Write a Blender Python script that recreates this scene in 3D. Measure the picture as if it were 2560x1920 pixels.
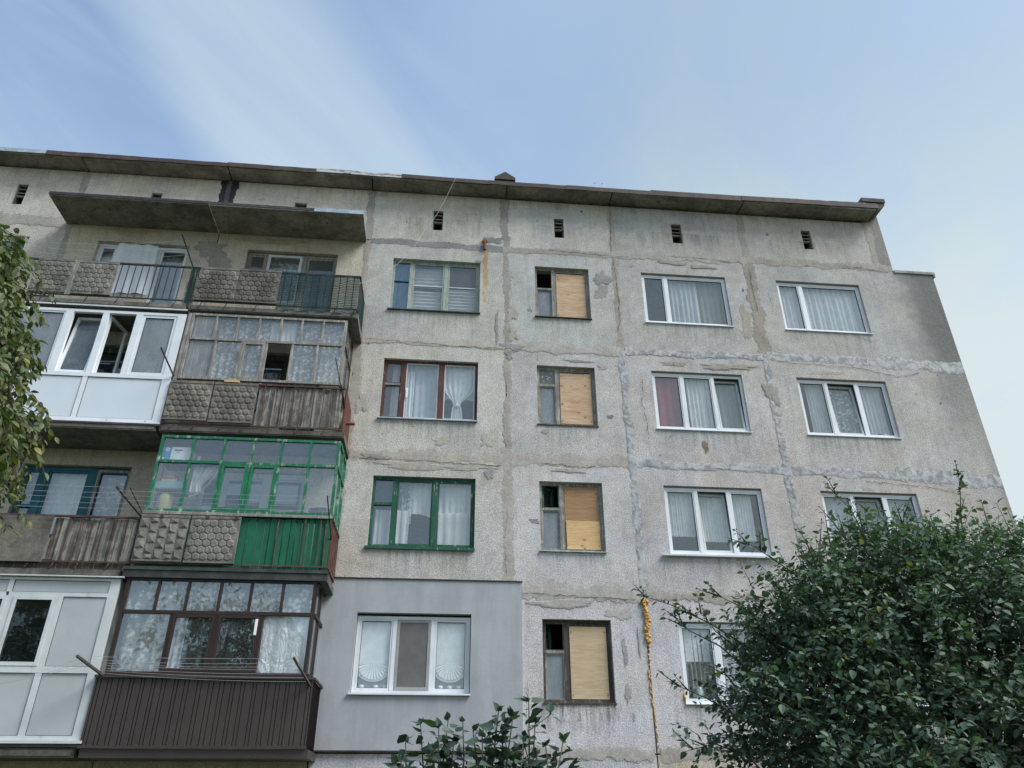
import bpy, math, random
import numpy as np
from mathutils import Vector, Matrix

# ------------------------------------------------------------------ scene, camera, light
scene = bpy.context.scene
COL = scene.collection
for o in list(bpy.data.objects):
    bpy.data.objects.remove(o)

cam_data = bpy.data.cameras.new('camera')
cam_data.sensor_width = 36.0
cam_data.lens = 26.72
cam_data.clip_start = 0.05
cam_data.clip_end = 2000.0
cam = bpy.data.objects.new('camera', cam_data)
COL.objects.link(cam)
CAM_R = Vector((0.99532986, -0.09650002, -0.0024916))
CAM_U = Vector((-0.04482916, -0.48493223, 0.87340201))
CAM_F = Vector((0.08549157, 0.86921141, 0.48699355))
CAM_P = Vector((0.0, -14.4013, 1.65))
m = Matrix.Identity(4)
for i in range(3):
    m[i][0] = CAM_R[i]; m[i][1] = CAM_U[i]; m[i][2] = -CAM_F[i]; m[i][3] = CAM_P[i]
cam.matrix_world = m
scene.camera = cam

SUN_AZ, SUN_EL = math.radians(64), math.radians(50)      # azimuth measured from -y towards +x
sun_dir = Vector((math.sin(SUN_AZ) * math.cos(SUN_EL), -math.cos(SUN_AZ) * math.cos(SUN_EL), math.sin(SUN_EL)))
sl = bpy.data.lights.new('sun', 'SUN')
sl.energy = 2.3
sl.angle = math.radians(30)
sl.color = (1.0, 0.98, 0.96)
sun = bpy.data.objects.new('sun', sl)
COL.objects.link(sun)
sun.rotation_euler = (-sun_dir).to_track_quat('-Z', 'Y').to_euler()
sun.location = (20, -20, 30)

world = bpy.data.worlds.new('World')
scene.world = world
world.use_nodes = True
wt = world.node_tree
wt.nodes.clear()


class NT:
    """small helper to write node graphs as expressions"""
    def __init__(self, tree):
        self.t = tree

    def n(self, typ, **kw):
        nd = self.t.nodes.new(typ)
        for k, v in kw.items():
            setattr(nd, k, v)
        return nd

    def put(self, sock, v):
        if isinstance(v, bpy.types.NodeSocket):
            self.t.links.new(v, sock)
        elif v is not None:
            if hasattr(sock, 'default_value'):
                if isinstance(v, (tuple, list)) and sock.type == 'RGBA' and len(v) == 3:
                    v = (*v, 1.0)
                sock.default_value = v

    def math(self, op, a, b=None, c=None, clamp=False):
        nd = self.n('ShaderNodeMath', operation=op, use_clamp=clamp)
        self.put(nd.inputs[0], a)
        if b is not None: self.put(nd.inputs[1], b)
        if c is not None: self.put(nd.inputs[2], c)
        return nd.outputs[0]

    def add(self, a, b): return self.math('ADD', a, b)
    def sub(self, a, b): return self.math('SUBTRACT', a, b)
    def mul(self, a, b): return self.math('MULTIPLY', a, b)
    def div(self, a, b): return self.math('DIVIDE', a, b)

    def ramp(self, v, a, b, lo=0.0, hi=1.0, smooth=True):
        nd = self.n('ShaderNodeMapRange', interpolation_type='SMOOTHSTEP' if smooth else 'LINEAR')
        self.put(nd.inputs[0], v); self.put(nd.inputs[1], a); self.put(nd.inputs[2], b)
        self.put(nd.inputs[3], lo); self.put(nd.inputs[4], hi)
        return nd.outputs[0]

    def mix(self, f, a, b, blend='MIX'):
        nd = self.n('ShaderNodeMix', data_type='RGBA', blend_type=blend)
        self.put(nd.inputs['Factor'], f)
        self.put(nd.inputs[6], a); self.put(nd.inputs[7], b)
        return nd.outputs[2]

    def noise(self, vec, scale, detail=3.0, rough=0.55, dist=0.0):
        nd = self.n('ShaderNodeTexNoise')
        if vec is not None: self.put(nd.inputs['Vector'], vec)
        nd.inputs['Scale'].default_value = scale
        nd.inputs['Detail'].default_value = detail
        nd.inputs['Roughness'].default_value = rough
        nd.inputs['Distortion'].default_value = dist
        return nd.outputs['Fac']

    def voro(self, vec, scale, feature='F1', rand=1.0):
        nd = self.n('ShaderNodeTexVoronoi', feature=feature)
        self.put(nd.inputs['Vector'], vec)
        nd.inputs['Scale'].default_value = scale
        nd.inputs['Randomness'].default_value = rand
        return nd.outputs['Distance']

    def vec(self, x, y, z):
        nd = self.n('ShaderNodeCombineXYZ')
        self.put(nd.inputs[0], x); self.put(nd.inputs[1], y); self.put(nd.inputs[2], z)
        return nd.outputs[0]

    def sep(self, v):
        nd = self.n('ShaderNodeSeparateXYZ'); self.put(nd.inputs[0], v)
        return nd.outputs

    def scalev(self, v, s):
        nd = self.n('ShaderNodeVectorMath', operation='MULTIPLY')
        self.put(nd.inputs[0], v); nd.inputs[1].default_value = s
        return nd.outputs[0]

    def mulc(self, col, f):
        """colour times scalar"""
        nd = self.n('ShaderNodeVectorMath', operation='SCALE')
        self.put(nd.inputs[0], col); self.put(nd.inputs['Scale'], f)
        return nd.outputs[0]


# sky: clear Nishita air with a thin layer of cirrus over it
w = NT(wt)
sky = w.n('ShaderNodeTexSky', sky_type='NISHITA', sun_disc=False)
sky.sun_elevation = SUN_EL
sky.sun_rotation = math.atan2(sun_dir.x, sun_dir.y)
sky.altitude = 100.0
sky.air_density = 1.0
sky.dust_density = 1.2
sky.ozone_density = 1.6
tc = w.n('ShaderNodeTexCoord')
d = w.sep(tc.outputs['Generated'])
zc = w.math('MAXIMUM', d[2], 0.08)
u = w.div(d[0], zc); v = w.div(d[1], zc)
# streaky noise, stretched along the cirrus direction
a = 0.62
us = w.sub(w.mul(u, math.cos(a)), w.mul(v, math.sin(a)))
vs = w.add(w.mul(u, math.sin(a)), w.mul(v, math.cos(a)))
wisp = w.noise(w.vec(w.mul(us, 2.6), w.mul(vs, 0.8), 3.1), 1.6, 7.0, 0.58, 0.5)
wisp2 = w.noise(w.vec(w.mul(us, 7.0), w.mul(vs, 1.0), 7.7), 1.3, 5.0, 0.55, 0.2)
soft = w.noise(w.vec(u, v, 0.3), 2.2, 5.0, 0.55, 0.3)
uw = w.add(u, w.mul(w.sub(wisp, 0.5), 0.12))
left = w.add(-0.490, w.mul(w.sub(v, 0.71), 0.22))
right = w.add(-0.10, w.mul(w.sub(v, 0.71), 0.62))
inL = w.ramp(w.sub(uw, left), -0.10, 0.06)
inR = w.ramp(w.sub(right, uw), -0.08, 0.20)
swath = w.mul(inL, inR)
swath = w.mul(swath, w.ramp(v, 0.1, 0.55))
swath = w.mul(swath, w.ramp(wisp2, 0.25, 0.72, 0.84, 1.0))
thread = w.noise(w.vec(w.mul(us, 16.0), w.mul(vs, 1.6), 1.7), 1.5, 6.0, 0.6, 0.35)
veil = w.ramp(u, -0.30, 0.45, 0.10, 0.60)
veil = w.mul(veil, w.ramp(soft, 0.25, 0.75, 0.70, 1.18))
veil = w.add(veil, w.mul(w.mul(w.ramp(wisp, 0.40, 0.78), w.ramp(thread, 0.2, 0.8, 0.6, 1.2)), 0.24))
low = w.ramp(d[2], 0.78, 0.42, 0.0, 1.0)
swath = w.mul(swath, w.ramp(thread, 0.25, 0.75, 0.93, 1.04))
cover = w.math('MAXIMUM', w.mul(swath, 0.64), veil)
cover = w.math('ADD', cover, w.mul(low, 0.42), clamp=True)
cloud_col = w.mix(w.ramp(u, -0.08, 0.30), (3.0, 3.65, 4.0, 1), (2.20, 2.82, 3.20, 1))
cloud_col = w.mix(low, cloud_col, (3.35, 3.80, 3.95, 1))
air = w.mix(1.0, sky.outputs[0], (1.27, 1.30, 1.27, 1), blend='MULTIPLY')
skycol = w.mix(cover, air, cloud_col)
bg = w.n('ShaderNodeBackground')
bg.inputs['Strength'].default_value = 0.0905
w.put(bg.inputs['Color'], skycol)
wo = w.n('ShaderNodeOutputWorld')
wt.links.new(bg.outputs[0], wo.inputs[0])

scene.view_settings.view_transform = 'Standard'
scene.view_settings.look = 'None'
scene.view_settings.gamma = 1.0
scene.view_settings.exposure = 1.22
scene.view_settings.use_curve_mapping = False
scene.render.engine = 'CYCLES'
scene.cycles.use_denoising = True
scene.cycles.max_bounces = 10
scene.cycles.transparent_max_bounces = 24
scene.cycles.diffuse_bounces = 4

rnd = random.Random(11)

# ------------------------------------------------------------------ materials
MATS = {}


def mat(name):
    mt = bpy.data.materials.new(name)
    mt.use_nodes = True
    t = NT(mt.node_tree)
    mt.node_tree.nodes.clear()
    out = t.n('ShaderNodeOutputMaterial')
    MATS[name] = mt
    return t, out


def frayed(t, out, bsdf, p):
    """ragged feathered edge of a thin coat: it breaks up where the mesh attribute 'fray' rises to 1"""
    at = t.n('ShaderNodeAttribute', attribute_name='fray')
    nz = t.add(t.mul(t.noise(p, 13.0, 5, 0.7), 0.75), t.mul(t.noise(p, 45.0, 2, 0.6), 0.25))
    op = t.ramp(t.add(t.sub(1.08, at.outputs['Fac']), t.mul(t.sub(nz, 0.5), 1.7)), 0.46, 0.60)
    op = t.math('MAXIMUM', op, t.ramp(at.outputs['Fac'], 0.03, 0.0))
    tr = t.n('ShaderNodeBsdfTransparent'); mx = t.n('ShaderNodeMixShader')
    t.put(mx.inputs[0], op); t.put(mx.inputs[1], tr.outputs[0]); t.put(mx.inputs[2], bsdf.outputs[0]); t.put(out.inputs[0], mx.outputs[0])


def principled(t, out, col, rough=0.8, metal=0.0, bump=None, bstr=0.3, bdist=0.01, spec=0.5, emit=None):
    p = t.n('ShaderNodeBsdfPrincipled')
    t.put(p.inputs['Base Color'], col)
    t.put(p.inputs['Roughness'], rough)
    t.put(p.inputs['Metallic'], metal)
    p.inputs['Specular IOR Level'].default_value = spec
    if bump is not None:
        b = t.n('ShaderNodeBump')
        b.inputs['Strength'].default_value = bstr
        b.inputs['Distance'].default_value = bdist
        t.put(b.inputs['Height'], bump)
        t.put(p.inputs['Normal'], b.outputs[0])
    t.put(out.inputs[0], p.outputs[0])
    return p


def gpos(t):
    return t.n('ShaderNodeNewGeometry').outputs['Position']


def oinfo(t):
    return t.n('ShaderNodeObjectInfo')


# rough cast concrete of the wall panels, tinted by the colour of each panel
t, out = mat('roughcast')
p = gpos(t); oi = oinfo(t); s = t.sep(p)
big = t.noise(p, 0.9, 4, 0.6)
mid = t.noise(p, 5.0, 5, 0.65)
fine = t.noise(p, 36.0, 3, 0.7)
grit = t.noise(p, 75.0, 2, 0.7)
streak = t.noise(t.scalev(p, (7.0, 7.0, 0.55)), 1.0, 5, 0.6)
f = t.mul(t.ramp(big, 0.25, 0.75, 0.84, 1.12), t.ramp(oi.outputs['Random'], 0.0, 1.0, 0.955, 1.045, False))
f = t.mul(f, t.ramp(mid, 0.25, 0.75, 0.88, 1.10))
f = t.mul(f, t.ramp(fine, 0.28, 0.70, 0.70, 1.22))
f = t.mul(f, t.ramp(grit, 0.25, 0.75, 0.86, 1.13))
f = t.mul(f, t.ramp(streak, 0.22, 0.50, 0.80, 1.0))
# dirt washed down below the sills and below the eaves
fr = t.math('FRACT', t.div(t.sub(s[2], 0.531), 2.75))
wm = None
for xa, xb in ((-1.38, 0.67), (1.97, 3.27), (4.56, 6.66), (7.94, 10.08)):
    q = t.ramp(t.math('ABSOLUTE', t.sub(s[0], (xa + xb) / 2)), (xb - xa) / 2 + .10, (xb - xa) / 2 - .08)
    wm = q if wm is None else t.math('MAXIMUM', wm, q)
drip = t.noise(t.scalev(p, (9.0, 9.0, 0.45)), 1.0, 6, 0.72)
dm = t.mul(wm, t.ramp(fr, 0.70, 1.0)); dm = t.mul(dm, t.ramp(drip, 0.40, 0.68))
ev = t.mul(t.ramp(s[2], 14.35, 15.05), t.ramp(drip, 0.44, 0.70))
f = t.mul(f, t.sub(1.0, t.mul(t.math('MAXIMUM', dm, t.mul(ev, 0.8)), 0.36)))
# bare worn areas where the chippings have come away
worn = t.mul(t.ramp(t.noise(p, 1.7, 6, 0.68), 0.60, 0.68), 0.55)
# soot blackened gable end, dirt of its own shape
sx = t.add(t.add(s[0], t.mul(t.sub(t.noise(p, 1.6, 5, 0.65), 0.5), 1.0)), t.mul(t.sub(fine, 0.5), 0.9))
up = t.ramp(s[2], 10.72, 10.78)
lowf = t.mul(t.ramp(s[2], 7.6, 10.6, 0.10, 0.75), t.sub(1.0, up))
soot = t.mul(t.ramp(sx, 10.85, 11.75), t.add(up, lowf))
soot = t.mul(soot, t.ramp(s[2], 13.56, 13.50))
edge = t.mul(t.ramp(s[0], 11.75, 12.12), t.ramp(mid, 0.35, 0.6, 0.15, 0.6))
# black run-off under the ledges of the lowest boarded window
run = t.mul(t.ramp(t.math('ABSOLUTE', t.sub(s[0], 2.62)), 0.95, 0.55), t.mul(t.ramp(s[2], 2.55, 3.25), t.ramp(s[2], 3.36, 3.30)))
run = t.mul(run, t.ramp(t.noise(t.scalev(p, (14.0, 14.0, 2.4)), 1.0, 5, 0.7), 0.42, 0.66))
col = t.mix(0.0, oi.outputs['Color'], oi.outputs['Color'])
col = t.mulc(col, f)
hue = t.noise(p, 0.75, 5, 0.62)
col = t.mix(t.ramp(hue, 0.35, 0.65), t.mix(1.0, col, (0.975, 0.995, 1.04, 1), blend='MULTIPLY'), t.mix(1.0, col, (1.035, 1.01, 0.965, 1), blend='MULTIPLY'))
col = t.mix(worn, col, (0.30, 0.275, 0.225, 1))
col = t.mix(t.mul(t.math('MAXIMUM', soot, edge), 0.80), col, t.mulc((0.115, 0.115, 0.11), t.ramp(fine, 0.25, 0.75, 0.6, 1.5)))
col = t.mix(t.mul(run, 0.75), col, (0.07, 0.07, 0.065, 1))
pits = t.mul(t.ramp(t.noise(p, 11.0, 4, 0.7), 0.70, 0.74), 0.7)
col = t.mix(pits, col, (0.14, 0.13, 0.11, 1))
h = t.add(t.mul(fine, 0.8), t.mul(grit, 0.6))
principled(t, out, col, 0.95, bump=h, bstr=0.8, bdist=0.012, spec=0.2)

# smooth mortar of the joints and repairs
t, out = mat('mortar')
p = gpos(t); oi = oinfo(t)
f = t.mul(t.ramp(t.noise(p, 2.5, 5, 0.6), 0.25, 0.75, 0.97, 1.36), t.ramp(t.noise(p, 22.0, 4, 0.65), 0.25, 0.75, 0.82, 1.15))
col = t.mix(1.0, t.mulc(oi.outputs['Color'], f), (1.0, 1.0, 1.06, 1), blend='MULTIPLY')
chip = t.ramp(t.noise(p, 9.0, 5, 0.7), 0.62, 0.70)
col = t.mix(t.mul(chip, 0.5), col, (0.42, 0.40, 0.35, 1))
frayed(t, out, principled(t, out, col, 0.92, bump=t.noise(p, 26, 4, 0.6), bstr=0.5, bdist=0.01, spec=0.2), p)

# brushed pale sealant over the right hand joints
t, out = mat('sealant')
p = gpos(t); oi = oinfo(t)
n1 = t.noise(p, 5.5, 6, 0.68, 1.2)
col = t.mix(t.ramp(n1, 0.38, 0.62), (0.22, 0.225, 0.23, 1), (0.44, 0.45, 0.46, 1))
col = t.mix(t.mul(t.ramp(t.noise(p, 16, 4, 0.7), 0.55, 0.7), 0.45), col, (0.58, 0.59, 0.59, 1))
frayed(t, out, principled(t, out, col, 0.7, bump=n1, bstr=0.35, bdist=0.012, spec=0.3), p)

t, out = mat('foam')
p = gpos(t)
col = t.mix(t.ramp(t.noise(p, 14, 4, 0.6), 0.3, 0.7), (0.38, 0.20, 0.05, 1), (0.62, 0.36, 0.10, 1))
principled(t, out, col, 0.75, bump=t.noise(p, 40, 3, 0.6), bstr=0.5, bdist=0.01)

t, out = mat('crack')
principled(t, out, (0.10, 0.092, 0.08, 1), 1.0, spec=0.1)

# dirty cast concrete of slabs, canopy and parapet plates (colour from the object)
t, out = mat('slab_concrete')
p = gpos(t); oi = oinfo(t)
f = t.ramp(t.noise(p, 2.1, 6, 0.65), 0.28, 0.72, 0.55, 1.22)
f = t.mul(f, t.ramp(t.noise(p, 12.0, 5, 0.65), 0.25, 0.75, 0.75, 1.2))
f = t.mul(f, t.ramp(t.noise(p, 60.0, 2, 0.7), 0.25, 0.75, 0.85, 1.15))
col = t.mulc(oi.outputs['Color'], f)
col = t.mix(t.mul(t.ramp(t.noise(p, 3.3, 6, 0.7, 0.6), 0.58, 0.70), 0.5), col, (0.06, 0.058, 0.05, 1))
principled(t, out, col, 0.95, bump=t.noise(p, 45, 4, 0.7), bstr=0.6, bdist=0.01, spec=0.2)


def wood_paint(name, paint, bare, amount, rough=0.6, grain=(30, 30, 1.6)):
    t, out = mat(name)
    p = gpos(t)
    gr = t.noise(t.scalev(p, grain), 1.0, 5, 0.65)
    gr2 = t.noise(t.scalev(p, (grain[0] * 2.2, grain[1] * 2.2, grain[2] * 3)), 1.0, 4, 0.65)
    spots = t.noise(p, 5.0, 5, 0.7)
    peel = t.ramp(t.add(t.mul(gr, 0.6), t.mul(spots, 0.4)), 0.62 - amount, 0.70 - amount)
    pc = t.mulc(paint, t.ramp(t.noise(p, 4.0, 4, 0.6), 0.25, 0.75, 0.78, 1.2))
    bc = t.mulc(bare, t.ramp(gr2, 0.25, 0.75, 0.6, 1.3))
    col = t.mix(peel, pc, bc)
    principled(t, out, col, rough, bump=gr2, bstr=0.35, bdist=0.004, spec=0.35)
    return MATS[name]


wood_paint('paint_mint', (0.22, 0.33, 0.27), (0.38, 0.38, 0.34), 0.16)
wood_paint('paint_maroon', (0.085, 0.030, 0.022), (0.36, 0.32, 0.27), 0.045)
wood_paint('paint_green_dark', (0.012, 0.085, 0.053), (0.42, 0.42, 0.36), 0.06)
wood_paint('paint_green', (0.012, 0.135, 0.070), (0.33, 0.37, 0.31), 0.10, grain=(14, 14, 3.0))
wood_paint('paint_green_fresh', (0.010, 0.150, 0.075), (0.32, 0.37, 0.31), 0.02)
wood_paint('paint_teal', (0.014, 0.105, 0.150), (0.30, 0.30, 0.26), 0.02)
wood_paint('paint_brown', (0.030, 0.019, 0.016), (0.08, 0.06, 0.05), 0.0)
wood_paint('wood_bare', (0.20, 0.19, 0.172), (0.36, 0.345, 0.315), 0.13, 0.85)
wood_paint('wood_dark', (0.055, 0.048, 0.040), (0.16, 0.145, 0.12), 0.10, 0.85)
wood_paint('plank_grey', (0.125, 0.112, 0.100), (0.30, 0.285, 0.26), 0.15, 0.9, (24, 24, 1.0))
wood_paint('plank_green', (0.008, 0.120, 0.066), (0.03, 0.09, 0.055), 0.06, 0.7, (24, 24, 1.0))
wood_paint('board_red', (0.085, 0.028, 0.020), (0.15, 0.10, 0.08), 0.04, 0.85, (24, 24, 1.0))

t, out = mat('pvc')
p = gpos(t)
col = t.mulc((0.70, 0.735, 0.78), t.ramp(t.noise(p, 2.5, 5, 0.6), 0.25, 0.75, 0.90, 1.04))
col = t.mix(t.mul(t.ramp(t.noise(t.scalev(p, (9, 9, 1.2)), 1.0, 5, 0.7), 0.60, 0.75), 0.35), col, (0.36, 0.35, 0.32, 1))
principled(t, out, col, 0.38, spec=0.4)

t, out = mat('pvc_old')
p = gpos(t)
col = t.mulc((0.58, 0.61, 0.62), t.ramp(t.noise(p, 2.5, 5, 0.6), 0.25, 0.75, 0.86, 1.05))
col = t.mix(t.mul(t.ramp(t.noise(t.scalev(p, (7, 7, 1.2)), 1.0, 6, 0.72), 0.54, 0.72), 0.6), col, (0.25, 0.245, 0.21, 1))
principled(t, out, col, 0.45, spec=0.35)

t, out = mat('gasket')
principled(t, out, (0.03, 0.03, 0.032, 1), 0.6)


def glass(name, ior=1.55, dust=0.03, dustcol=(0.45, 0.47, 0.50), tint=(0.975, 0.985, 0.985), wave=0.05):
    t, out = mat(name)
    p = gpos(t)
    g = t.n('ShaderNodeNewGeometry')
    dp = t.n('ShaderNodeVectorMath', operation='DOT_PRODUCT')
    t.put(dp.inputs[0], g.outputs['Incoming']); t.put(dp.inputs[1], g.outputs['Normal'])
    c1 = t.sub(1.0, t.math('ABSOLUTE', dp.outputs['Value']))
    f0 = ((ior - 1) / (ior + 1)) ** 2
    fres = t.add(f0, t.mul(1 - f0, t.math('POWER', c1, 5.0)))
    b = t.n('ShaderNodeBump')
    b.inputs['Strength'].default_value = wave
    b.inputs['Distance'].default_value = 0.004
    t.put(b.inputs['Height'], t.noise(p, 2.3, 2, 0.5))
    tr = t.n('ShaderNodeBsdfTransparent'); tr.inputs[0].default_value = (*tint, 1)
    gl = t.n('ShaderNodeBsdfGlossy'); gl.inputs['Roughness'].default_value = 0.015
    gl.inputs['Color'].default_value = (0.86, 0.95, 1.0, 1)
    t.put(gl.inputs['Normal'], b.outputs[0])
    mx = t.n('ShaderNodeMixShader')
    t.put(mx.inputs[0], fres); t.put(mx.inputs[1], tr.outputs[0]); t.put(mx.inputs[2], gl.outputs[0])
    df = t.n('ShaderNodeBsdfDiffuse'); df.inputs[0].default_value = (*dustcol, 1)
    dm = t.mul(t.ramp(t.noise(t.scalev(p, (3, 3, 1.3)), 1.5, 5, 0.7), 0.3, 0.75, 0.75, 1.3), dust)
    m2 = t.n('ShaderNodeMixShader')
    t.put(m2.inputs[0], dm); t.put(m2.inputs[1], mx.outputs[0]); t.put(m2.inputs[2], df.outputs[0])
    t.put(out.inputs[0], m2.outputs[0])


glass('glass', 1.85, 0.03)
glass('glass_dusty', 1.60, 0.10)
glass('glass_foggy', 1.55, 0.40, (0.36, 0.40, 0.44))
glass('glass_dark', 1.55, 0.01, tint=(0.5, 0.53, 0.52))


def cloth(name, col, through=0.12, trans=0.35, lace=None):
    t, out = mat(name)
    p = gpos(t)
    c = t.mulc(col, t.ramp(t.noise(p, 6, 4, 0.6), 0.25, 0.75, 0.88, 1.06))
    df = t.n('ShaderNodeBsdfDiffuse'); t.put(df.inputs[0], c)
    tl = t.n('ShaderNodeBsdfTranslucent'); t.put(tl.inputs[0], c)
    m1 = t.n('ShaderNodeMixShader'); m1.inputs[0].default_value = trans
    t.put(m1.inputs[1], df.outputs[0]); t.put(m1.inputs[2], tl.outputs[0])
    tr = t.n('ShaderNodeBsdfTransparent')
    m2 = t.n('ShaderNodeMixShader')
    fac = through
    if lace:
        flower = t.voro(p, lace, 'F1', 0.8)
        net = t.noise(p, lace * 3.2, 2, 0.5)
        fac = t.ramp(t.add(flower, t.mul(t.sub(net, 0.5), 0.7)), 0.30, 0.52, 0.05, through)
    t.put(m2.inputs[0], fac); t.put(m2.inputs[1], m1.outputs[0]); t.put(m2.inputs[2], tr.outputs[0])
    t.put(out.inputs[0], m2.outputs[0])


cloth('tulle', (0.90, 0.92, 0.95), 0.06, 0.2)
cloth('voile', (0.85, 0.88, 0.93), 0.18, 0.25)
cloth('lace', (0.86, 0.88, 0.91), 0.55, 0.3, 13.0)
cloth('lace_big', (0.84, 0.85, 0.85), 0.60, 0.3, 11.0)
cloth('linen', (0.90, 0.90, 0.90), 0.0)
cloth('pleat', (0.78, 0.80, 0.84), 0.05)
cloth('teal_cloth', (0.05, 0.20, 0.30), 0.05)
cloth('red_cloth', (0.46, 0.12, 0.17), 0.03)
cloth('grey_cloth', (0.50, 0.50, 0.48), 0.05)
cloth('grey_mesh', (0.24, 0.24, 0.245), 0.30, 0.2)
cloth('paper_film', (0.95, 0.96, 0.97), 0.0, 0.12)

t, out = mat('plastic_film')
p = gpos(t)
n1 = t.noise(t.scalev(p, (5, 5, 1.6)), 1.3, 5, 0.6, 1.0)
df = t.n('ShaderNodeBsdfPrincipled'); df.inputs['Base Color'].default_value = (0.78, 0.82, 0.88, 1)
df.inputs['Roughness'].default_value = 0.28
b = t.n('ShaderNodeBump'); b.inputs['Strength'].default_value = 0.9; b.inputs['Distance'].default_value = 0.03
t.put(b.inputs['Height'], n1); t.put(df.inputs['Normal'], b.outputs[0])
tr = t.n('ShaderNodeBsdfTransparent')
mx = t.n('ShaderNodeMixShader'); mx.inputs[0].default_value = 0.22
t.put(mx.inputs[1], df.outputs[0]); t.put(mx.inputs[2], tr.outputs[0]); t.put(out.inputs[0], mx.outputs[0])

t, out = mat('foil')
p = gpos(t)
n1 = t.noise(t.scalev(p, (7, 7, 3.0)), 1.2, 5, 0.6, 1.3)
principled(t, out, (0.86, 0.89, 0.92, 1), 0.25, 0.15, bump=n1, bstr=1.0, bdist=0.05)

# green shade netting: threads with gaps between them
t, out = mat('netting')
p = gpos(t); s = t.sep(p)
wv = t.math('SINE', t.add(t.mul(s[2], 150.0), t.mul(t.noise(p, 3.0, 3, 0.6), 16.0)))
op = t.ramp(wv, -0.9, 0.9, 0.58, 0.90)
df = t.n('ShaderNodeBsdfDiffuse')
t.put(df.inputs[0], t.mix(t.ramp(t.noise(p, 2.0, 4, 0.6), 0.3, 0.7), (0.016, 0.036, 0.038, 1), (0.034, 0.060, 0.060, 1)))
tr = t.n('ShaderNodeBsdfTransparent')
mx = t.n('ShaderNodeMixShader'); t.put(mx.inputs[0], op)
t.put(mx.inputs[1], tr.outputs[0]); t.put(mx.inputs[2], df.outputs[0]); t.put(out.inputs[0], mx.outputs[0])


def plywood(name, c1, c2, knots=True):
    t, out = mat(name)
    p = gpos(t)
    g = t.noise(t.scalev(p, (1.2, 1.2, 9.0)), 2.2, 5, 0.65, 0.8)
    g2 = t.noise(t.scalev(p, (1.0, 1.0, 14.0)), 5.0, 3, 0.6, 0.3)
    col = t.mix(t.ramp(g, 0.3, 0.7), (*c1, 1), (*c2, 1))
    col = t.mulc(col, t.ramp(g2, 0.25, 0.75, 0.85, 1.1))
    if knots:
        k = t.voro(t.scalev(p, (1.0, 1.0, 1.25)), 4.6)
        col = t.mix(t.ramp(k, 0.22, 0.07, 0, 0.8), col, (c1[0] * .42, c1[1] * .34, c1[2] * .3, 1))
        st = t.ramp(t.noise(p, 7.0, 5, 0.7), 0.58, 0.72)
        col = t.mix(t.mul(st, 0.55), col, (c1[0] * .6, c1[1] * .5, c1[2] * .45, 1))
    principled(t, out, col, 0.75, bump=g2, bstr=0.2, bdist=0.003, spec=0.3)


plywood('ply_red', (0.44, 0.285, 0.175), (0.58, 0.415, 0.28))
plywood('ply_pale', (0.56, 0.36, 0.165), (0.66, 0.455, 0.235))
plywood('ply_plain', (0.46, 0.345, 0.22), (0.53, 0.41, 0.27), False)
plywood('hardboard', (0.30, 0.175, 0.09), (0.36, 0.22, 0.12), False)


def metal(name, c1, c2, rough, metallic=0.0, thr=(0.45, 0.62), scale=5.0, streak=(1, 1, 1)):
    t, out = mat(name)
    p = gpos(t)
    n1 = t.noise(t.scalev(p, streak), scale, 6, 0.68)
    col = t.mix(t.ramp(n1, thr[0], thr[1]), (*c1, 1), (*c2, 1))
    col = t.mulc(col, t.ramp(t.noise(p, 30, 3, 0.6), 0.25, 0.75, 0.85, 1.12))
    principled(t, out, col, rough, metallic, bump=n1, bstr=0.15, bdist=0.005)


metal('iron_dark', (0.020, 0.021, 0.022), (0.05, 0.035, 0.028), 0.6)
metal('iron_rust', (0.055, 0.030, 0.024), (0.11, 0.055, 0.035), 0.8)
metal('rail_brown', (0.070, 0.040, 0.032), (0.12, 0.075, 0.06), 0.7)
metal('zinc', (0.34, 0.40, 0.45), (0.46, 0.52, 0.56), 0.42, 0.4)
metal('zinc_rust', (0.44, 0.46, 0.47), (0.13, 0.065, 0.04), 0.55, 0.2, (0.50, 0.60), 3.0, (1, 1, 5))
metal('flash_brown', (0.036, 0.028, 0.025), (0.070, 0.048, 0.038), 0.8, 0.0)
metal('flash_rust', (0.038, 0.029, 0.025), (0.20, 0.16, 0.135), 0.8, 0.0, (0.60, 0.68), 3.0, (1, 1, 5))
metal('sheet_brown', (0.048, 0.036, 0.035), (0.062, 0.048, 0.046), 0.42, 0.1, (0.3, 0.7), 1.5)
metal('steel', (0.62, 0.63, 0.65), (0.75, 0.76, 0.78), 0.22, 0.9)
metal('rust_iron', (0.20, 0.065, 0.03), (0.33, 0.13, 0.055), 0.9)
metal('sheet_dark', (0.028, 0.032, 0.030), (0.05, 0.055, 0.05), 0.6)

t, out = mat('insulation')
p = gpos(t)
f = t.ramp(t.noise(p, 1.3, 5, 0.6), 0.25, 0.75, 0.90, 1.07)
f = t.mul(f, t.ramp(t.noise(t.scalev(p, (3.5, 3.5, 0.4)), 1.0, 6, 0.66), 0.3, 0.65, 0.89, 1.03))
f = t.mul(f, t.ramp(t.noise(p, 60.0, 2, 0.6), 0.25, 0.75, 0.95, 1.05))
principled(t, out, t.mulc((0.362, 0.380, 0.410), f), 0.9, bump=t.noise(p, 60, 3, 0.6), bstr=0.3, bdist=0.004, spec=0.25)

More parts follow.
